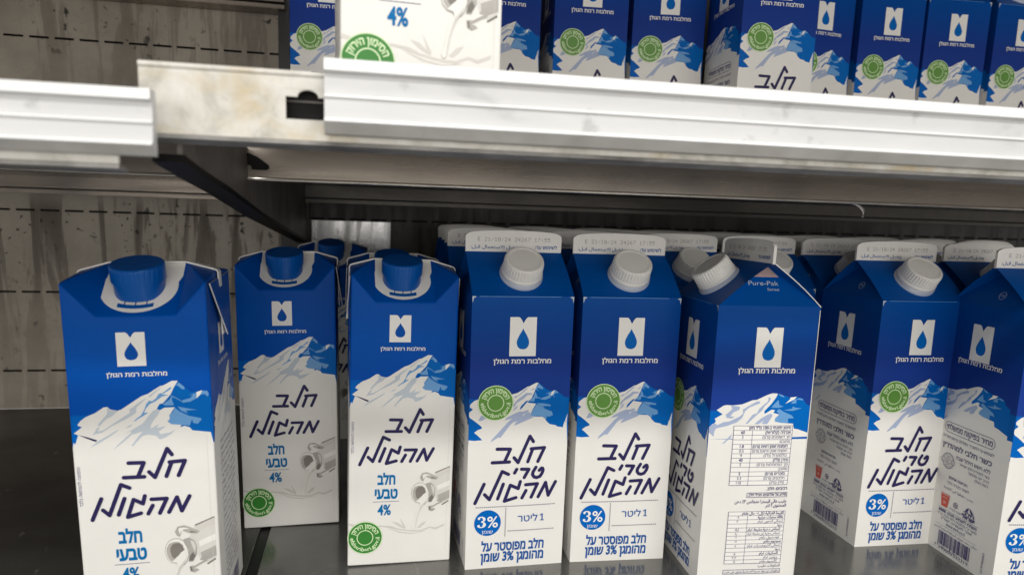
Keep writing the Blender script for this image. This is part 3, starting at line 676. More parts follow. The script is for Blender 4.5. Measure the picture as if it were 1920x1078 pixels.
'R_s2':[(-13,122.9),(-9.1,125.4),(-3.7,128.5),(-1.6,128.5),(-1.5,127.2),(-8.5,124.4),(-11.3,121.9),(-13,117.3),(-16.3,114.3),(-22.8,111.8),(-30.3,110),(-31.4,107.7),(-31.4,104.4),(-35.4,107.2),(-35,111.2),(-31.6,113.5),(-29.4,112.3),(-25.5,114.3),(-21.5,114.8),(-14.6,118.3),(-12.5,120.4)],
'R_s3':[(4.2,131.5),(5.9,130.5),(5,128.5),(1.8,125),(0.5,122.4),(-2.9,119.4),(-7.6,114.8),(-9,113.3),(-10.3,113.3),(-7.8,116.8),(-6,119.4),(-3,120.4),(-1.7,123.4),(1.6,126.5),(4,128.5)],
'R_s4':[(-4.3,113),(-0,116.8),(4.9,119.6),(6.9,120.1),(8.1,118.9),(5.9,114.8),(4.5,113),(0.8,113.2),(2.6,115.8),(-1.2,113)],
'R_s5':[(-25.5,99.3),(-22.5,102.6),(-19.2,106.1),(-19.5,104.1),(-23.8,100)],
'R_l1':[(10.1,116.8),(12.7,119.6),(10.4,121.9),(12.3,123.4),(15.6,121.4),(21.6,118.9),(23.4,116.8),(19.2,116.8),(19.5,113.7),(14.6,113.8),(10,114.8)],
'R_l2':[(6.5,124.4),(8.8,127),(11.2,129.5),(12,126),(15.2,125),(11.2,124)],
'R_l3':[(22.1,129.6),(26.1,130.6),(28.8,129.8),(28.4,129.1),(24.1,129.8),(23.9,127),(20.2,127)],
'R_l4':[(15.5,122.4),(21.6,123.5),(21.5,125),(24.2,124),(28.4,123.7),(21.8,121.9)],
'R_l5':[(10.7,133.8),(14.5,132.3),(15.2,131.1),(12,132.1)],
'R_snow':[(16.1,126.8),(19.4,130.1),(19.3,131.1),(23.9,131.6),(22.1,129.6),(18.6,128)],

}
def emblem(mb, fr, cx, z0, w, h, drop, layer=4):
    s = lambda x, y: (cx + x * w / 2, z0 + y * h)
    def arc(sx): return [s(sx * x, y) for x, y in ((0.36, 1.0), (0.26, 0.985), (0.13, 0.925), (0.05, 0.87), (0.0, 0.845))]
    poly(mb, fr, [s(-1, 0), s(1, 0), s(1, 1)] + arc(1) + arc(-1)[::-1][1:] + [s(-1, 1)], M['white_ink'], layer)
    half = [(0.0, 0.715), (0.04, 0.68), (0.12, 0.63), (0.25, 0.56), (0.38, 0.47), (0.455, 0.40), (0.47, 0.335), (0.43, 0.275), (0.34, 0.22), (0.2, 0.19), (0.06, 0.178)]
    poly(mb, fr, [s(x, y) for x, y in half] + [s(-x, y) for x, y in half[::-1]][:-1], drop, layer + 1)
def seal(mb, fr, cx, cy, r, green, layer=7):
    poly(mb, fr, circle(cx, cy, r, 56), green, layer)
    ring(mb, fr, cx, cy, r * 0.955, r, M['pale_green'], layer + 1)
    ring(mb, fr, cx, cy, r * 0.425, r * 0.475, M['pale_green'], layer + 1)
    arc_text(mb, fr, heb('הסימון הירוק'), cx, cy, r * 0.715, 90, 142, r * 0.235, M['pale_green'], layer + 1, bold=0.03)
    arc_text(mb, fr, 'efsharibari.gov.il', cx, cy, r * 0.735, 270, 182, r * 0.20, M['pale_green'], layer + 1, inward=True, bold=0.02)
def art(mb, fr, keys, mat, layer, lim=34.9, dx=0.0, dz=0.0, sx=1.0):
    for k in keys: poly(mb, fr, [(x * sx + dx, z + dz) for x, z in ART[k]], M[mat], layer, lim)
def dotted(mb, fr, x0, z0, x1, z1, r, gap, mat, layer):
    n = int(math.hypot(x1 - x0, z1 - z0) / gap)
    for k in range(n + 1):
        t = k / n; poly(mb, fr, circle(x0 + (x1 - x0) * t, z0 + (z1 - z0) * t, r, 8), mat, layer)
def outline(mb, fr, x0, z0, x1, z1, w, mat, layer):
    rect(mb, fr, x0, z0, x1, z0 + w, mat, layer); rect(mb, fr, x0, z1 - w, x1, z1, mat, layer)
    rect(mb, fr, x0, z0 + w, x0 + w, z1 - w, mat, layer); rect(mb, fr, x1 - w, z0 + w, x1, z1 - w, mat, layer)
def box_shell(mb, d, z0, zs, h, lowmat, upmat):
    q = [(-d, -d), (d, -d), (d, d), (-d, d)]
    mb.add([(x, y, z0) for x, y in q], [(3, 2, 1, 0)], lowmat)
    for i in range(4):
        (a, b), (c, e) = q[i], q[(i + 1) % 4]
        mb.add([(a, b, z0), (c, e, z0), (c, e, zs), (a, b, zs)], [(0, 1, 2, 3)], lowmat)
        mb.add([(a, b, zs), (c, e, zs), (c, e, h[i] if isinstance(h, (list, tuple)) else h), (a, b, h[i - 1] if isinstance(h, (list, tuple)) else h)], [(0, 1, 2, 3)], upmat)

# ---- gable-top carton (white cap)
D = 0.035; HB = 0.1916; HF0 = 0.2191; ZS = 0.0905
FRONT = Frame((0, -D, 0), (1, 0, 0), (0, 0, 1)); RIGHT = Frame((D, 0, 0), (0, 1, 0), (0, 0, 1)); LEFT = Frame((-D, 0, 0), (0, -1, 0), (0, 0, 1))
BACK = Frame((0, D, 0), (-1, 0, 0), (0, 0, 1))
def weld(o):
    bm = bmesh.new(); bm.from_mesh(o.data); bmesh.ops.remove_doubles(bm, verts=bm.verts, dist=1e-5); bm.to_mesh(o.data); bm.free()
def side_mountain(mb, fr, dx=0.0):
    W = [p for p in ART['R_white'] if p[1] > 95]
    poly(mb, fr, [(x + dx, z) for x, z in W] + [(34.9, 104), (34.9, 90.3), (-34.9, 90.3), (-34.9, 100)], M['paper'], 1)
    art(mb, fr, ['R_blue'], 'mount_blue', 2, dx=dx); art(mb, fr, ['R_s1', 'R_s2', 'R_s3', 'R_s4', 'R_s5'], 'mount_shade', 3, dx=dx)
    art(mb, fr, ['R_l1', 'R_l2', 'R_l3', 'R_l4', 'R_l5'], 'mount_light', 4, dx=dx); art(mb, fr, ['R_snow'], 'white_ink', 5, dx=dx)
def gable_front(mb):
    f = FRONT; ART['G_white'][-2:] = [(34.9, 90.2), (-34.9, 90.2)]; art(mb, f, ['G_white', 'G_corner'], 'paper', 1)
    art(mb, f, ['G_blue'], 'mount_blue', 2); art(mb, f, ['G_g1', 'G_g2', 'G_g3', 'G_g4', 'G_g6', 'G_g7'], 'mount_shade', 3)
    art(mb, f, ['G_l1', 'G_l2', 'G_l3', 'G_l4', 'G_l5'], 'mount_light', 4); art(mb, f, ['G_g5'], 'mount_blue', 4); art(mb, f, ['G_snow'], 'white_ink', 5)
    text(mb, f, heb('מחלבות רמת הגולן'), -19.6, 20.5, 146.3, 2.75, M['white_ink'], 4, bold=0.022)
    for s in ART['G_hand']: stroke(mb, f, s, 2.32, M['navy'], 6)
    dotted(mb, f, -28.3, 45.3, 27.4, 45.3, 0.42, 1.42, M['navy'], 4); dotted(mb, f, -7.4, 43.6, -7.4, 23.6, 0.42, 1.42, M['navy'], 4)
    dotted(mb, f, -5.0, 27.0, 27.3, 27.0, 0.42, 1.42, M['navy'], 4)
    poly(mb, f, circle(-20.0, 33.7, 9.4, 48), M['badge'], 4)
    three(mb, f, -27.2, 30.5, 6.3, 8.1); text(mb, f, '%', -20.3, -12.7, 30.5, 8.0, M['white_ink'], 6, bold=0.012, ref=0.70)
    text(mb, f, heb('שומן'), -23.9, -16.2, 26.1, 2.15, M['white_ink'], 6)
    text(mb, f, heb('ליטר'), 1.3, 15.6, 33.5, 4.3, M['blue_ink'], 4, bold=0.012)
    rect(mb, f, 18.6, 33.5, 19.45, 38.6, M['blue_ink'], 4); poly(mb, f, [(18.6, 38.6), (17.4, 37.7), (17.4, 36.9), (18.6, 37.6)], M['blue_ink'], 4); rect(mb, f, 17.6, 33.5, 20.4, 34.1, M['blue_ink'], 5)
    text(mb, f, heb('חלב מפוסטר על'), -23.9, 21.1, 13.0, 5.7, M['blue_ink'], 4, bold=0.036, shear=0.04)
    text(mb, f, heb('מהומגן %3 שומן'), -24.2, 21.2, 5.2, 5.7, M['blue_ink'], 4, bold=0.036, shear=0.04)
def three(mb, f, x, z, w, h):
    """the badge's high-contrast figure 3: thick bowls, thin ends"""
    def bowl(cx, cz, rx, rz, a0, a1, t0, t1, n=18):
        A, B = [], []
        for k in range(n + 1):
            a = math.radians(a0 + (a1 - a0) * k / n); t = t0 + (t1 - t0) * math.sin(math.pi * k / n) ** 1.3
            A.append((cx + rx * math.cos(a), cz + rz * math.sin(a))); B.append((cx + (rx - t) * math.cos(a), cz + (rz - min(t, 0.75)) * math.sin(a)))
        for k in range(n): poly(mb, f, [A[k], A[k + 1], B[k + 1], B[k]], M['white_ink'], 6, None)
    bowl(x + w * 0.44, z + h * 0.27, w * 0.52, h * 0.285, -150, 92, 0.7, 2.3)
    bowl(x + w * 0.44, z + h * 0.76, w * 0.46, h * 0.255, -92, 152, 0.7, 2.0)
    poly(mb, f, circle(x + 0.95, z + h * 0.17, 0.95, 14), M['white_ink'], 7); poly(mb, f, circle(x + 1.05, z + h * 0.84, 0.9, 14), M['white_ink'], 7)
HROWS = [('סימון תזונתי ב-100 מ"ל מזון', ''), ('אנרגיה (קלוריות)', '60'), ('סך השומנים (גרם)', '3'), ('מתוכם:', ''), ('חומצות שומן רוויות (גרם)', '1.8'),
         ('חומצות שומן טראנס (גרם)', '0.5'), ('כולסטרול (מ"ג)', '9'), ('נתרן (מ"ג)', '40'), ('סך הפחמימות (גרם)', '5'), ('מתוכן:', ''), ('סוכרים (גרם)', '5'), ('חלבונים (גרם)', '3.3'), ('סידן (מ"ג)', '110')]
AROWS = [('القيمة الغذائية لكل ١٠٠ ملل طعام', ''), ('طاقة سعرات حرارية', '٦٠'), ('إجمالي الدهون غرام', '٣'), ('منها', ''), ('أحماض دهنية مشبعة غرام', '١٫٨'), ('أحماض دهنية غير مشبعة غرام', '٠٫٥'),
         ('كولسترول ملغم', '٩'), ('صوديوم ملغم', '٤٠'), ('إجمالي الكربوهيدرات غرام', '٥'), ('منها', ''), ('السكريات غرام', '٥'), ('بروتين غرام', '٣٫٣'), ('كالسيوم ملغم', '١١٠')]
def table(mb, f, rows, x0, x1, xc, z0, z1, conv, h):
    n = len(rows); k = M['small_ink']
    rect(mb, f, x0, z0, x1, z1, M['white_ink'], 6); outline(mb, f, x0, z0, x1, z1, 0.28, k, 7)
    rh = (z1 - z0) / n
    rect(mb, f, xc - 0.12, z0, xc + 0.12, z1 - rh, k, 8)
    for i, (a, b) in enumerate(rows):
        zz = z1 - (i + 1) * rh
        if i < n - 1: rect(mb, f, x0, zz - 0.11, x1, zz + 0.11, k, 9)
        bold = 0.02 if i in (0, 1, 4, 7, 10) else 0.0
        text(mb, f, conv(a), xc + 0.8 if i else x0 + 6, x1 - (1.2 if i not in (4, 5, 6, 10, 11, 12) else 2.6), zz + rh * 0.26, h, k, 9, bold=bold, align='R')
        if b: text(mb, f, conv(b) if conv is arab else b, x0 + 0.5, xc - 0.5, zz + rh * 0.26, h, k, 9, bold=bold, align='C')
def gable_right(mb):
    f = RIGHT; side_mountain(mb, f)
    text(mb, f, heb('מחלבות רמת הגולן'), -18.6, 20.9, 147.6, 2.75, M['white_ink'], 4, bold=0.022)
    table(mb, f, HROWS, -18.3, 23.2, -5.2, 70.6, 112.0, heb, 1.75)
    k = M['small_ink']
    text(mb, f, heb('רכיבים: חלב.'), 8, 23.5, 67.0, 1.9, k, 6, bold=0.015, align='R')
    outline(mb, f, -5.0, 61.9, 23.9, 65.3, 0.26, k, 6); text(mb, f, heb('מידע על אלרגנים: מכיל חלב.'), -4.2, 23.2, 62.9, 1.7, k, 6, bold=0.015)
    text(mb, f, arab('حليب عالي البسترة متجانس ٣٪ دهن'), -13.0, 24.0, 58.0, 2.0, k, 6, bold=0.012, align='R'); text(mb, f, arab('المحتوى ١ لتر'), 9, 24.0, 55.0, 1.9, k, 6, bold=0.012, align='R')
    table(mb, f, AROWS, -16.8, 23.9, -3.0, 14.2, 52.0, arab, 1.55)
    text(mb, f, arab('المكونات حليب'), 8, 23.9, 11.4, 1.7, k, 6, align='R'); outline(mb, f, -17.0, 6.6, 24.4, 9.8, 0.26, k, 6)
    text(mb, f, arab('معلومات عن مواد مسببة للحساسية يحتوي على حليب'), -16.2, 23.6, 7.6, 1.4, k, 6)
def gable_left(mb):
    f = LEFT; side_mountain(mb, f, -4.5); k = M['small_ink']
    text(mb, f, heb('מחלבות רמת הגולן'), -20.4, 19.3, 148.0, 2.75, M['white_ink'], 4, bold=0.022)
    # rounded frame round the regulated-price line
    x0, x1, z0, z1, r = -24.6, 22.8, 93.4, 101.4, 4.0
    def cap_(rr): return [(x1 - r + rr * math.cos(a), (z0 + z1) / 2 + rr * math.sin(a)) for a in [math.radians(-90 + 12 * i) for i in range(16)]] + [(x0 + r - rr * math.cos(a), (z0 + z1) / 2 - rr * math.sin(a)) for a in [math.radians(-90 + 12 * i) for i in range(16)]]
    A, B = cap_(r), cap_(r - 0.35)
    for i in range(len(A)): poly(mb, f, [A[i], A[(i + 1) % len(A)], B[(i + 1) % len(A)], B[i]], k, 6, None)
    text(mb, f, heb('מחיר בפיקוח ממשלתי'), -22.6, 20.6, 95.6, 3.6, k, 6, bold=0.012)
    text(mb, f, heb('לשימוש עד התאריך המודפס בראש האריזה'), -25.0, 23.0, 88.8, 2.0, k, 6)
    text(mb, f, heb('כשר חלבי למהדרין'), -24.2, 22.2, 81.8, 3.3, k, 6, bold=0.015); text(mb, f, heb('ללא חשש חילול שבת'), -9.2, 22.0, 76.0, 2.4, k, 6, bold=0.006)
    text(mb, f, heb('כשר למהדרין חלב ישראל'), -5.2, 22.0, 72.3, 1.75, k, 6); text(mb, f, heb('הרב ישי סמואל'), 3.4, 21.9, 69.0, 1.75, k, 6); text(mb, f, heb('רמת הגולן'), 9.8, 21.9, 65.7, 1.75, k, 6)
    ring(mb, f, -16.6, 72.0, 5.6, 6.0, k, 6); ring(mb, f, -16.6, 72.0, 4.7, 4.9, k, 6); rect(mb, f, -23.4, 70.5, -9.8, 73.5, M['paper'], 7); outline(mb, f, -23.4, 70.5, -9.8, 73.5, 0.25, k, 8)
    text(mb, f, heb('כשר למהדרין'), -22.6, -10.6, 71.3, 1.3, k, 9); text(mb, f, heb('כשר'), -18.6, -14.6, 74.4, 1.4, k, 8); text(mb, f, heb('חלב'), -18.6, -14.6, 68.3, 1.4, k, 8)
    text(mb, f, heb('הוראות אחסון'), -14.0, 4.2, 59.2, 1.9, k, 6, bold=0.015); text(mb, f, heb('לשמור בקירור בלבד'), -15.2, 6.4, 55.0, 1.9, k, 6); text(mb, f, arab('يجب حفظها في الثلاجة'), -17.6, 11.0, 50.6, 1.6, k, 6)
    rd = M['red']; poly(mb, f, [(-19.2, 45.4), (-10.6, 45.4), (-11.9, 36.2), (-17.9, 36.2)], rd, 6); rect(mb, f, -19.6, 46.0, -10.2, 46.5, rd, 6)
    ring(mb, f, -14.9, 39.8, 1.0, 1.5, M['white_ink'], 7, 3); text(mb, f, heb('אריזה'), -17.0, -12.8, 42.9, 1.1, M['white_ink'], 7)
    for a in range(6):
        c, s = math.cos(a * math.pi / 3 + .52), math.sin(a * math.pi / 3 + .52); stroke(mb, f, [(-4.0 + .5 * c, 41.6 + .5 * s), (-4.0 + 2.4 * c, 41.6 + 2.4 * s)], 0.4, k, 6)
        for w in (0.7, -0.7): stroke(mb, f, [(-4.0 + 1.5 * c, 41.6 + 1.5 * s), (-4.0 + 2.2 * math.cos(a * math.pi / 3 + .52 + w * .5), 41.6 + 2.2 * math.sin(a * math.pi / 3 + .52 + w * .5))], 0.3, k, 7)
    text(mb, f, heb('לשמור בקירור'), -9.6, 2.8, 36.6, 1.5, k, 6)
    # triangular mark with split sail shapes over two bars of lettering
    ni = M['blue_ink']; ni = M['small_ink']
    poly(mb, f, [(8.6, 45.2), (6.6, 44.0), (4.9, 41.4), (7.4, 41.4)], ni, 6); poly(mb, f, [(8.9, 45.2), (10.9, 44.0), (13.4, 41.4), (10.6, 41.4)], ni, 6)
    text(mb, f, heb('חלב'), 3.8, 14.0, 38.9, 2.1, ni, 6, bold=0.035); text(mb, f, heb('ישראל'), 2.8, 14.9, 35.9, 2.3, ni, 6, bold=0.05)
    rect(mb, f, -20.6, 34.6, 18.0, 34.8, k, 6)
    text(mb, f, heb('נשמח לשמוע מכם: 8888'), -19.8, 17.2, 31.8, 1.9, k, 6, bold=0.02); text(mb, f, heb('מיוצר ע"י מחלבות רמת הגולן בע"מ'), -20.4, 17.6, 28.9, 1.7, k, 6)
    text(mb, f, heb('אזור תעשייה קצרין'), -16.4, 13.6, 26.2, 1.7, k, 6); text(mb, f, 'www.mrh.co.il', -11.0, 7.6, 22.8, 2.0, k, 6, ref=0.5); rect(mb, f, -22, 21.4, 18.4, 21.55, k, 6)
    text(mb, f, arab('محالب رمات هجولان المنطقة الصناعية كتسرين'), -22.6, 19.6, 18.4, 1.5, k, 6)
    rnd = random.Random(5); x = -16.8
    while x < 14.0:
        w = rnd.choice((0.33, 0.33, 0.66, 0.99)); rect(mb, f, x, 5.0 if rnd.random() < 0.12 or x < -16 else 6.4, x + w, 17.0, k, 6); x += w + rnd.choice((0.33, 0.33, 0.66))
    text(mb, f, '7', -20.0, -18.2, 2.9, 2.4, k, 6, ref=0.70); text(mb, f, '290000', -15.8, -1.4, 2.9, 2.4, k, 6, ref=0.70); text(mb, f, '522319', -0.4, 13.6, 2.9, 2.4, k, 6, ref=0.70)
    text(mb, f, '019700001', 26.6, 41.5, 4.5, 1.8, k, 6, ref=0.70, rot=math.pi / 2)

from mathutils import noise as mnoise
def soften(objs, d, ztop, amount, seed):
    """let the filled carton's four walls bow out a little, with faint dents; the print follows the board"""
    for o in objs:
        bm = bmesh.new(); bm.from_mesh(o.data)
        bmesh.ops.triangulate(bm, faces=bm.faces[:])
        for _ in range(5):
            E_ = [e for e in bm.edges if e.calc_length() > 0.0075 and all(v.co.z <= ztop + 0.002 for v in e.verts)]
            if not E_: break
            bmesh.ops.subdivide_edges(bm, edges=E_, cuts=1)
            bmesh.ops.triangulate(bm, faces=[f for f in bm.faces if len(f.verts) > 3])
        for v in bm.verts:
            x, y, z = v.co
            if not 0 < z < ztop: continue
            fz = math.sin(math.pi * z / ztop) ** 0.7
            for ax, a, b in ((0, x, y), (1, y, x)):
                if abs(abs(a) - d) < 0.0012 and abs(b) < d:
                    fe = 1 - (b / d) ** 2; s = 1 if a > 0 else -1
                    n1 = mnoise.noise(Vector((b * 38 + seed, z * 30, s * 3 + ax * 7))); n2 = mnoise.noise(Vector((b * 75, z * 60 + seed, s * 5 + ax * 9)))
                    v.co[ax] += s * fe * fz * (amount + 0.00028 * n1) + s * 0.00010 * n2 * min(1, fe * 5) * fz
                    break
        bm.to_mesh(o.data); bm.free()
def make_gable():
    root = empty('milk_carton')
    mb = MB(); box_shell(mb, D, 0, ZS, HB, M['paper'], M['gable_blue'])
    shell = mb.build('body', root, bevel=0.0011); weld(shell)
    pr = MB(); gable_front(pr); gable_right(pr); gable_left(pr)
    side_mountain(pr, BACK)
    # scuffed fold corners and the raw edge of the side seam
    for s in (-1, 1):
        poly(pr, FRONT, [(s * 34.9, 191.4), (s * 33.4, 191.5), (s * 32.0, 191.1), (s * 33.8, 190.2), (s * 34.6, 187.0)], M['snow_shade'], 2)
    rect(pr, FRONT, -30.0, 191.15, 26.0, 191.4, M['mount_light'], 2)  # pale line painted along the front fold as its highlight
    rect(pr, RIGHT, 34.25, 3.0, 34.7, 189.5, M['white_ink'], 7)
    shell_print(shell, pr)
    for f, cx in ((FRONT, 0.2), (RIGHT, 1.2), (LEFT, -1.2), (BACK, 0)):
        em = MB(); emblem(em, f, cx, 151.2, 18.3, 26.5, M['mount_blue']); em.build('emblem', shell)
    se = MB(); seal(se, FRONT, -17.1, 119.2, 12.2, M['lime']); se.build('green_seal', shell)
    soften([shell] + list(shell.children), D, HB, 0.0009, 1.7)
    # folded roof: two bulging panels and two tucked-in side triangles
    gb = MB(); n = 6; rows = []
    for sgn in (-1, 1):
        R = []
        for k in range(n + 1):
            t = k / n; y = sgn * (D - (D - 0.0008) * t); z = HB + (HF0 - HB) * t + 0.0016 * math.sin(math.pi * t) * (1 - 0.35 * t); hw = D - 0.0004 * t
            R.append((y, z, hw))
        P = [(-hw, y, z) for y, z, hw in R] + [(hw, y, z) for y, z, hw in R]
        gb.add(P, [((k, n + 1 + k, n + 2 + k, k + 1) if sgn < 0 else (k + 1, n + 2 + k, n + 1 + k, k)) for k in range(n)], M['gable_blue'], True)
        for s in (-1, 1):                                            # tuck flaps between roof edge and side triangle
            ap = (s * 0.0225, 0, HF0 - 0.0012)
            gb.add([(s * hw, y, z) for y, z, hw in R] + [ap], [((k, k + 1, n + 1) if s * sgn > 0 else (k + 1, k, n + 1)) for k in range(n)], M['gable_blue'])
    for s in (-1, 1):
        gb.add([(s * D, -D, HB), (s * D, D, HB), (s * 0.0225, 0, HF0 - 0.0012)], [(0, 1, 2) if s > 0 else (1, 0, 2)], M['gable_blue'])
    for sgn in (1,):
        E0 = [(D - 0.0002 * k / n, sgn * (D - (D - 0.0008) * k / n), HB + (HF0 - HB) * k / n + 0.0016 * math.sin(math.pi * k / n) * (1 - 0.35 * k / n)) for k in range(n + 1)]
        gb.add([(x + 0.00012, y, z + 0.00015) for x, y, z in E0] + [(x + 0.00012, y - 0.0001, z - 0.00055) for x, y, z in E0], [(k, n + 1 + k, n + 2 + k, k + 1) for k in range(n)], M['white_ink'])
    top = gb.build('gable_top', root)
    tp = MB(); sf = Frame((D, 0, HB), (0, 1, 0), (-0.0125, 0, HF0 - 0.0012 - HB))
    poly(tp, sf, [(-8.5, 20.0), (8.5, 20.0), (1.2, 28.2), (-1.2, 28.2)], M['pink'], 2)
    for k in range(5): rect(tp, sf, -6.5 + k * 1.1, 21.4 + k * 1.3, 6.5 - k * 1.1, 21.7 + k * 1.3, M['grey_ink'], 3)
    text(tp, sf, 'Pure-Pak', -13.0, 7.6, 14.2, 3.1, M['snow_shade'], 2, ref=0.70); text(tp, sf, 'Sense', -0.6, 7.6, 10.6, 1.9, M['snow_shade'], 2, ref=0.70)
    sl = Frame((-D, 0, HB), (0, -1, 0), (0.0125, 0, HF0 - 0.0012 - HB))
    ring(tp, sl, 6.0, 9.2, 2.6, 3.0, M['mount_shade'], 2); text(tp, sl, 'FSC', 3.6, 9.2, 8.2, 2.2, M['mount_shade'], 2, ref=0.70)
    shell_print(top, tp)
    # sealed fin
    fb = MB(); w = 0.0346; t = 0.0010; H0, H1 = HF0 - 0.0006, 0.2316
    ol = [(-w, H0), (w, H0), (w + 0.0002, H1 - 0.0022)] + [(w - 0.0018 + 0.0018 * math.cos(a), H1 - 0.0022 + 0.0020 * math.sin(a)) for a in (0.4, 0.8, 1.2, 1.5)]
    ol += [(w * 0.94 * math.cos(math.pi * k / 18), H1 + 0.0024 * math.sin(math.pi * k / 18)) for k in range(1, 18)]
    ol += [(-x, z) for x, z in [(w - 0.0018 + 0.0018 * math.cos(a), H1 - 0.0022 + 0.0020 * math.sin(a)) for a in (1.5, 1.2, 0.8, 0.4)]] + [(-w - 0.0002, H1 - 0.0022)]
    tri = tessellate_polygon([[Vector((x, z, 0)) for x, z in ol]])
    for y, fl in ((-t, 0), (t, 1)): fb.add([(x, y, z) for x, z in ol], [q if fl else q[::-1] for q in tri], M['fin'])
    for i in range(len(ol)):
        (x, z), (x2, z2) = ol[i], ol[(i + 1) % len(ol)]
        fb.add([(x, -t, z), (x2, -t, z2), (x2, t, z2), (x, t, z)], [(0, 1, 2, 3)], M['fin'])
    fin = fb.build('sealed_fin', root)
    ff = Frame((0, -t, HF0), (1, 0, 0), (0, 0, 1)); pf = MB()
    dot_stamp(pf, ff, 'E 21/10/24 24267 17:55', -26.0, 7.4, 0.365, M['grey_ink'], 2)
    text(pf, ff, heb('לשימוש עד:'), 15.4, 31.6, 2.3, 2.1, M['blue_ink'], 2, bold=0.02); text(pf, ff, arab('يفضل الاستعمال قبل:'), -31.0, 4.0, 2.2, 1.9, M['blue_ink'], 2, bold=0.012)
    shell_print(fin, pf)
    # screw cap on a flanged spout
    rf = Frame((0, -D, HB), (1, 0, 0), (0, D, HF0 - HB))
    o = rf((1.0, 19.6), 0.0012)
    def cf(p, h): return o + rf.u * p[0] + rf.v * p[1] + rf.n * h
    sp = MB(); sp.lathe([(0.0150, -0.0012), (0.0150, 0.0010), (0.0140, 0.0016), (0.0136, 0.0030)], M['milky_plastic'], 48, cf); spo = sp.build('spout', root)
    cp = MB(); rib = lambda k, h: 1.0 - (0.045 if k % 3 == 0 and 0.0050 < h < 0.0128 else 0.0)
    cp.lathe([(0.0132, 0.0026), (0.0141, 0.0026), (0.0142, 0.0044), (0.0138, 0.0050), (0.0135, 0.0125), (0.0131, 0.0137), (0.0123, 0.0143), (0.0108, 0.0143), (0.0104, 0.0140), (0.0001, 0.0141)], M['white_plastic'], 120, cf, rib, False)
    cp.build('screw_cap', root)
    return root
def shell_print(shell, mb):
    """join the printing to the part it is printed on, so that it stays one mesh"""
    p = mb.build('print'); me = shell.data
    base = len(me.materials)
    for m in p.data.materials: me.materials.append(m)
    bm = bmesh.new(); bm.from_mesh(me)
    n0 = len(bm.faces); bm.from_mesh(p.data); bm.faces.ensure_lookup_table()
    for f in bm.faces[n0:]: f.material_index += base
    bm.to_mesh(me); bm.free()
    d = p.data; bpy.data.objects.remove(p); bpy.data.meshes.remove(d)

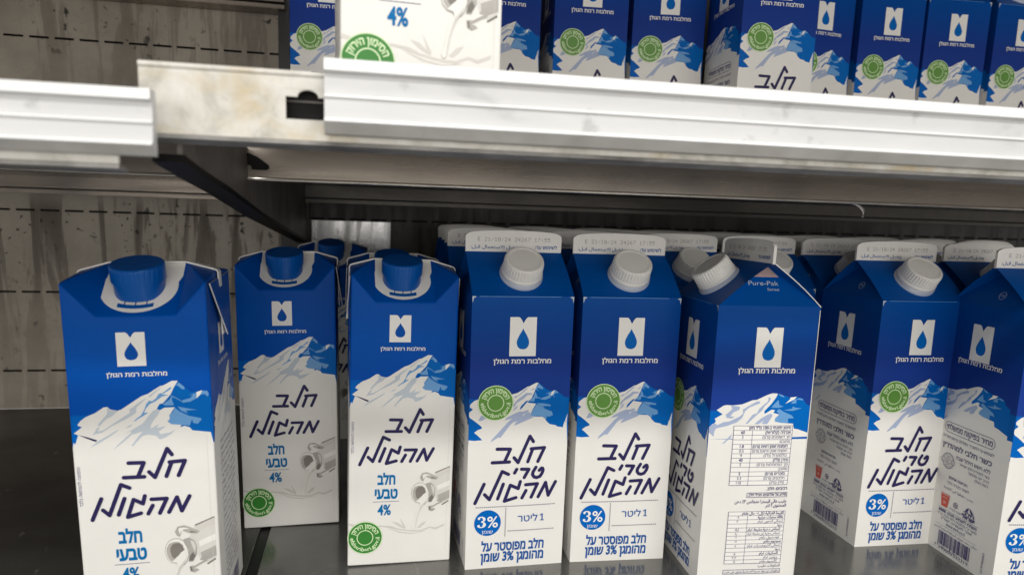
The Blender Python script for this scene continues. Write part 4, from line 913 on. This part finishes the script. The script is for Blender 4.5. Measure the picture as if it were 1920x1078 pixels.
# ---- brick carton with a sloping top (blue cap)
E = 0.0356; ZL = 0.1845; ZC = 0.2025; ZR = 0.2110; ZT = 0.1132
BF = Frame((0, -E, 0), (1, 0, 0), (0, 0, 1)); BR_ = Frame((E, 0, 0), (0, 1, 0), (0, 0, 1)); BL_ = Frame((-E, 0, 0), (0, -1, 0), (0, 0, 1)); BB = Frame((0, E, 0), (-1, 0, 0), (0, 0, 1))
def brik_front(mb, f):
    ART['T_white'][-2:] = [(35.5, 112.9), (-34.7, 112.9)]
    art(mb, f, ['T_white', 'T_wedge'], 'paper', 1, 35.5); art(mb, f, ['T_blue'], 'mount_blue', 2, 35.5)
    poly(mb, f, ART['T_sliver'], M['navy'], 2); art(mb, f, ['T_a1', 'T_a2', 'T_a3', 'T_a4', 'T_a5', 'T_a6'], 'snow_shade', 3, 35.5)
    art(mb, f, ['T_b1'], 'mount_light', 4); art(mb, f, ['T_c1', 'T_c2', 'T_c3', 'T_c4', 'T_c5'], 'mount_light', 4); art(mb, f, ['T_snow'], 'white_ink', 5)
    text(mb, f, heb('מחלבות רמת הגולן'), -16.0, 14.0, 152.4, 2.05, M['white_ink'], 4, bold=0.022)
    for s in ART['T_hand']: stroke(mb, f, s, 2.12, M['navy'], 6)
    text(mb, f, heb('חלב'), -16.2, -4.1, 59.0, 6.2, M['cyan_ink'], 4, bold=0.042); text(mb, f, heb('טבעי'), -17.9, -2.3, 48.8, 6.3, M['cyan_ink'], 4, bold=0.042)
    rect(mb, f, -19.2, 46.25, -1.2, 46.5, M['small_ink'], 4); text(mb, f, '4%', -15.8, -6.7, 36.8, 7.3, M['cyan_ink'], 4, bold=0.03, ref=0.70)
    text(mb, f, heb('התמונה להמחשה בלבד'), -32.5, -10.2, 81.2, 1.5, M['small_ink'], 4, rot=math.pi / 2)
    art(mb, f, ['T_pool', 'T_splash', 'T_splash2', 'T_underpool'], 'milk_shade', 2, 35.4)
    art(mb, f, ['T_canside'], 'can_light', 2, 35.4); poly(mb, f, [(24.2, 62.0), (33.8, 66.0), (33.8, 69.6), (23.6, 66.0)], M['milk_shade'], 3, 35)
    poly(mb, f, [(25.5, 49.5), (33.8, 53.0), (33.8, 47.0), (29.5, 45.0), (26.2, 44.6)], M['can_mid'], 3, 35); poly(mb, f, [(24.8, 56.4), (33.8, 60.0), (33.8, 56.4), (25.2, 53.0)], M['milk'], 3, 35)
    art(mb, f, ['T_canbody'], 'can_mid', 4); poly(mb, f, [(20.4, 57.6), (22.2, 56.6), (23.3, 53.6), (22.6, 50.0), (21.4, 53.6)], M['can_light'], 5); poly(mb, f, [(19.3, 45.0), (21.2, 45.2), (22.8, 48.0), (21.4, 50.2), (19.8, 48.0)], M['can_dark'], 5)
    art(mb, f, ['T_handle', 'T_handle2'], 'can_mid', 5)
    poly(mb, f, [(14.6, 64.4), (15.4, 65.3), (18.2, 65.2), (20.6, 64.3), (17.6, 64.2), (15.9, 63.0), (15.2, 61.6)], M['milk'], 6); poly(mb, f, [(20.8, 63.2), (23.6, 62.2), (24.6, 61.8), (20.6, 62.0)], M['can_dark'], 6)
    poly(mb, f, [(21.2, 41.5), (25.4, 43.9), (27.0, 44.6), (24.6, 45.0)], M['milk'], 6); poly(mb, f, [(19.6, 41.4), (20.4, 41.4), (20.8, 38.6), (20.0, 38.8)], M['can_dark'], 6)
    art(mb, f, ['T_edge1', 'T_edge2'], 'can_dark', 4)
    rg = ART['T_ring']; cx_ = sum(p[0] for p in rg) / len(rg); cz_ = sum(p[1] for p in rg) / len(rg)
    poly(mb, f, [(cx_ + (x - cx_) * 1.05, cz_ + (z - cz_) * 1.05) for x, z in rg], M['can_mid'], 6)
    art(mb, f, ['T_ring'], 'milk', 7); art(mb, f, ['T_mouth'], 'can_mid', 8)
    mo_ = ART['T_mouth']; mx = sum(p[0] for p in mo_) / len(mo_); mz = sum(p[1] for p in mo_) / len(mo_)
    poly(mb, f, [(mx + (x - mx) * 0.74 + 0.9, mz + (z - mz) * 0.80 + 0.2) for x, z in mo_], M['can_dark'], 9)
    art(mb, f, ['T_milk'], 'milk', 11); art(mb, f, ['T_streamshade'], 'can_light', 12)
    rect(mb, f, 32.0, 8, 32.12, 118, M['milk_shade'], 4)
def brik_side(mb, f):
    art(mb, f, ['T_white'], 'paper', 1, 35.5, sx=0.98); art(mb, f, ['T_a1', 'T_a2', 'T_a5'], 'snow_shade', 3, 35.5); art(mb, f, ['T_c1', 'T_c2'], 'mount_light', 3, 35.5)
    k = M['small_ink']; rnd = random.Random(3); z = 108.0
    lines = ['כשר חלבי למהדרין', 'ללא חשש חילול שבת', 'לשימוש עד התאריך המודפס', 'לשמור בקירור', 'מחלבות רמת הגולן', 'אזור תעשייה קצרין']
    while z > 22:
        text(mb, f, heb(lines[rnd.randrange(6)]), -22, 22 - rnd.random() * 9, z, 1.7, k, 5); z -= 4.2
    for c, hgt in ((-24, 0),): ring(mb, f, -20, 14, 5.2, 5.7, k, 5)
    for i in range(22): rect(mb, f, -6 + i * 1.1, 6, -6 + i * 1.1 + rnd.choice((.3, .6)), 18, k, 5)
def make_brik():
    root = empty('milk_carton')
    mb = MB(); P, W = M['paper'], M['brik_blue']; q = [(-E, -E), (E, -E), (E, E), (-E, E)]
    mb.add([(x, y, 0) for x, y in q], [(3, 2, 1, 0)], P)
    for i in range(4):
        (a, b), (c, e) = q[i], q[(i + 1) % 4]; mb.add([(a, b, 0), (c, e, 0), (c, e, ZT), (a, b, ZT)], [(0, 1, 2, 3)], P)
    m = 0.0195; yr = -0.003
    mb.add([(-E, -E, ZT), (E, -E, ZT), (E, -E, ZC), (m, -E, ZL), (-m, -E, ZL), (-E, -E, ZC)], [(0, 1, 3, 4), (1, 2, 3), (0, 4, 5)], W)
    zr = 0.2065
    for s in (-1, 1):
        pts = [(s * E, -E, ZT), (s * E, E, ZT), (s * E, E, 0.2035), (s * E, yr, zr), (s * E, -E, ZC)]
        mb.add(pts, [tuple(range(5)) if s > 0 else tuple(range(5))[::-1]], W)
    mb.add([(E, E, ZT), (-E, E, ZT), (-E, E, 0.2035), (E, E, 0.2035)], [(0, 1, 2, 3)], W)
    # folded top: central slope for the cap, two shoulders, flat rear
    T = {'a': (-E, -E, ZC), 'b': (-m, -E, ZL), 'c': (m, -E, ZL), 'd': (E, -E, ZC), 'e': (-E, yr, zr), 'f': (-m - .001, yr, ZR), 'g': (m + .001, yr, ZR), 'h': (E, yr, zr),
         'i': (-E, E, 0.2035), 'j': (E, E, 0.2035)}
    ks = list(T); fs = ['bcgf', 'abf', 'afe', 'cdg', 'dhg', 'efi', 'fgji', 'ghj']
    mb.add([T[k] for k in ks], [tuple(ks.index(c) for c in f) for f in fs], W)
    body = mb.build('body', root, bevel=0.0009); weld(body)
    pr = MB(); brik_front(pr, BF); brik_side(pr, BR_); brik_side(pr, BL_); brik_front(pr, BB)
    for f in (BL_, BR_): text(pr, f, heb('מחלבות רמת הגולן'), -16.0, 14.0, 152.4, 2.05, M['white_ink'], 4, bold=0.022)
    # unprinted board round the spout
    sf = Frame((0, -E, ZL), (1, 0, 0), (0, E + yr, ZR - ZL)); cy = 21.5
    col = [(-19.4, 41.4), (-19.4, 30.0)] + [(19.6 * math.cos(a) - 1.4, cy + 18.8 * math.sin(a)) for a in [math.radians(168 + k * 204 / 30) for k in range(31)]] + [(19.4, 30.0), (19.4, 41.4)]
    poly(pr, sf, col, M['fin'], 2, None)
    mo = [(x - 1.4, -14.2 + 0.020 * x * x + 0.9) for x in [-9 + k * 0.9 for k in range(21)]]
    lo = [(x, -15.4 + 0.017 * (x + 1.4) ** 2 - 0.6) for x, _ in mo]
    poly(pr, sf, [(x, cy + y) for x, y in mo] + [(x, cy + y) for x, y in lo[::-1]], M['blue_plastic'], 3, None)
    for x in (-6.9, -1.4, 4.1): rect(pr, sf, x - 0.3, cy - 14.2, x + 0.3, cy - 10.5, M['blue_plastic'], 4)
    shell_print(body, pr)
    for f in (BF, BR_, BL_, BB):
        em = MB(); emblem(em, f, -3.1, 158.0, 14.2, 18.2, M['brik_blue']); em.build('emblem', body)
    se = MB(); seal(se, BF, -24.0, 20.6, 11.9, M['green']); se.build('green_seal', body)
    soften([body] + list(body.children), E, ZL, 0.0008, 5.2)
    # top seam: a flattened strip over the ridge that runs down the two folded ears
    sb = MB(); line = [(-0.0374, 0.1690), (-0.0370, 0.1850), (-0.0364, 0.2056), (-0.0354, 0.2064), (-0.0200, 0.2107), (0.0, 0.2109), (0.0200, 0.2107), (0.0354, 0.2064), (0.0364, 0.2056), (0.0370, 0.1850), (0.0374, 0.1690)]
    y0, y1 = -0.0062, 0.0012
    for i in range(len(line) - 1):
        (x, z), (x2, z2) = line[i], line[i + 1]; dx, dz = x2 - x, z2 - z; l = math.hypot(dx, dz); nx, nz = -dz / l * 0.0008, dx / l * 0.0008
        ya, yb = (y0, y1)
        P8 = [(x, ya, z), (x2, ya, z2), (x2, yb, z2), (x, yb, z), (x + nx, ya, z + nz), (x2 + nx, ya, z2 + nz), (x2 + nx, yb, z2 + nz), (x + nx, yb, z + nz)]
        sb.add(P8, [(4, 5, 6, 7), (0, 1, 5, 4), (3, 7, 6, 2), (0, 3, 2, 1)], M['fin'])
    sb.build('top_seam', root)
    for s in (-1, 1):
        eb = MB(); x0 = s * (E + 0.0006); out = 0.0022 if s > 0 else 0.0012
        A = [(x0, -0.0300, 0.2010), (x0, 0.0270, 0.2030), (x0 + s * out * 1.6, -0.0035, 0.1685)]; Bq = [(x + s * 0.0007, y, z) for x, y, z in A]
        eb.add(A + Bq, [(3, 4, 5), (0, 2, 1)], W); eb.add(A + Bq, [(0, 3, 5, 2), (2, 5, 4, 1), (1, 4, 3, 0)], M['fin'])
        eb.build('folded_ear', root)
    o = sf((-1.6, cy + 2.0), 0.0016)
    ax = (sf.n + Vector((0, 0, 1.5))).normalized(); au = Vector((1, 0, 0)); av = ax.cross(au)
    def cf(p, h): return o + au * p[0] + av * p[1] + ax * h
    cp = MB(); rib = lambda k, h: 1.0 - (0.014 if k % 3 == 0 and 0.004 < h < 0.0105 else 0.0)
    cp.lathe([(0.0130, -0.0060), (0.0130, 0.0024), (0.0138, 0.0026), (0.0139, 0.0100), (0.0138, 0.0109), (0.0134, 0.0115), (0.0126, 0.0118), (0.0001, 0.0119)], M['blue_plastic'], 90, cf, rib, False)
    cp.build('screw_cap', root)
    return root

# ------------------------------------------------------------------ the cartons on the shelves
GP = make_gable(); BP = make_brik(); _used = set()
UP = 0.2870
def put(proto, x, y, z, deg, label, group, tilt=0.0):
    o = proto if proto.name not in _used else copy_tree(proto)
    _used.add(proto.name)
    o.location = (x, y, z); o.rotation_euler = (0, tilt, math.radians(deg))
    return tag(o, label, 'milk carton', group)
GB = 'white-capped gable cartons on the bottom shelf'; GU = 'gable cartons on the upper shelf'; TB = 'blue-capped brick cartons'
put(GP, 0.1038, 0.4699, 0, 0.9, 'white-capped milk carton beside the blue-capped ones, front row of the bottom shelf', GB)
put(GP, 0.1822, 0.4689, 0, -2.6, 'white-capped milk carton facing forward, just left of the one showing its nutrition table', GB)
put(GP, 0.2608, 0.4284, 0, -94.0, 'milk carton turned sideways so its printed nutrition table faces forward', GB)
put(GP, 0.4091, 0.4642, 0, -1.9, 'white-capped carton right of the nutrition-table one, its red-icon side in shade', GB)
put(GP, 0.4685, 0.3975, 0, -6.2, 'foremost carton at the right edge with barcode and price line on its side', GB)
put(BP, -0.1155, 0.4170, 0.0006, 1.1, 'large blue-capped carton foremost at the left, standing on the dark tray', TB, -0.022)
put(BP, -0.0551, 0.5525, 0.0004, 0.7, 'shaded blue-capped carton standing across the black seam strip', TB, -0.014)
put(BP, 0.0240, 0.4840, 0.0004, 1.2, 'brighter blue-capped carton right of the seam, beside the first white cap', TB, 0.012)
put(BP, -0.0330, 0.7580, 0, 0.0, 'blue-capped carton behind the one on the seam, in front of the bright patch', TB)
put(BP, 0.0232, 0.5640, 0, 0.0, 'blue-capped carton hidden directly behind the brighter blue-capped one', TB)
put(BP, BIGX, BIGY, UP, BIGT, 'only blue-writing white brick carton on the upper shelf, close behind the rail', TB)
for x, y, r, l in [(-0.0349, 0.7296, 0.0, 'upper-shelf gable carton next to the dark upright, left of the white brick'),
                   (0.1232, 0.6716, -0.1, 'upper-shelf gable carton half hidden by the right side of the white brick'),
                   (0.2091, 0.6714, -3.7, 'upper-shelf gable carton second to the right of the white brick'),
                   (0.2888, 0.6726, -6.9, 'upper-shelf gable carton just left of the one pulled forward'),
                   (0.3598, 0.6051, -3.2, 'upper-shelf gable carton pulled forward of its row, first handwritten word showing'),
                   (0.4475, 0.6745, 5.4, 'upper-shelf gable carton partly hidden behind the pulled-forward one, on its right'),
                   (0.5275, 0.6727, -2.6, 'third upper-shelf gable carton from the right picture edge'),
                   (0.6049, 0.6721, -3.8, 'second upper-shelf gable carton from the right picture edge'),
                   (0.6811, 0.6697, 0.0, 'upper-shelf gable carton cut off by the right picture edge')]:
    put(GP, x, y, UP, r, l, GU)
# the rows standing behind, of which mostly the pale top fins show
ORD = ['second', 'third', 'fourth', 'fifth']
FRONTS = ['the first white-capped carton', 'the forward-facing middle carton', 'the nutrition-table carton', 'the gap right of the nutrition-table carton', 'the carton with the shaded red-icon side']
rows = [[(0.1004, 0.5450), (0.1815, 0.5435), (0.2660, 0.5450), (0.3410, 0.5450), (0.4130, 0.5385)],
        [(0.1065, 0.6180), (0.1860, 0.6170), (0.2660, 0.6180), (0.3430, 0.6190), (0.4200, 0.6150)],
        [(0.1120, 0.6910), (0.1900, 0.6900), (0.2680, 0.6920), (0.3460, 0.6920), (0.4240, 0.6890)],
        [(0.1160, 0.7640), (0.1940, 0.7630), (0.2720, 0.7650), (0.3500, 0.7650), (0.4280, 0.7630)]]
for r, row in enumerate(rows):
    for c, (x, y) in enumerate(row):
        put(GP, x, y, 0, ((r * 3 + c * 5) % 7 - 3) * 0.5, '%s carton back in the row behind %s' % (ORD[r], FRONTS[c]), 'cartons behind the front row')
right = [(0.5024, 0.4805), (0.5060, 0.5545), (0.5080, 0.6280), (0.5090, 0.7020), (0.5843, 0.5560), (0.5860, 0.6290), (0.5870, 0.7020), (0.6640, 0.6300), (0.6650, 0.7030), (0.7430, 0.7040)]
lab = ['white-finned carton showing between the two rightmost front cartons']
lab += ['%s carton back in the row that starts between the two rightmost cartons' % ORD[k] for k in range(3)]
lab += ['%s of three fins in line behind the foremost right-edge carton' % o for o in ('nearest', 'middle', 'farthest')]
lab += ['nearer of the last two fins at the right picture edge', 'farther of the last two fins at the right picture edge', 'carton in the far right corner under the shelf']
for (x, y), l in zip(right, lab): put(GP, x, y, 0, 0.0, l, 'cartons behind the front row')
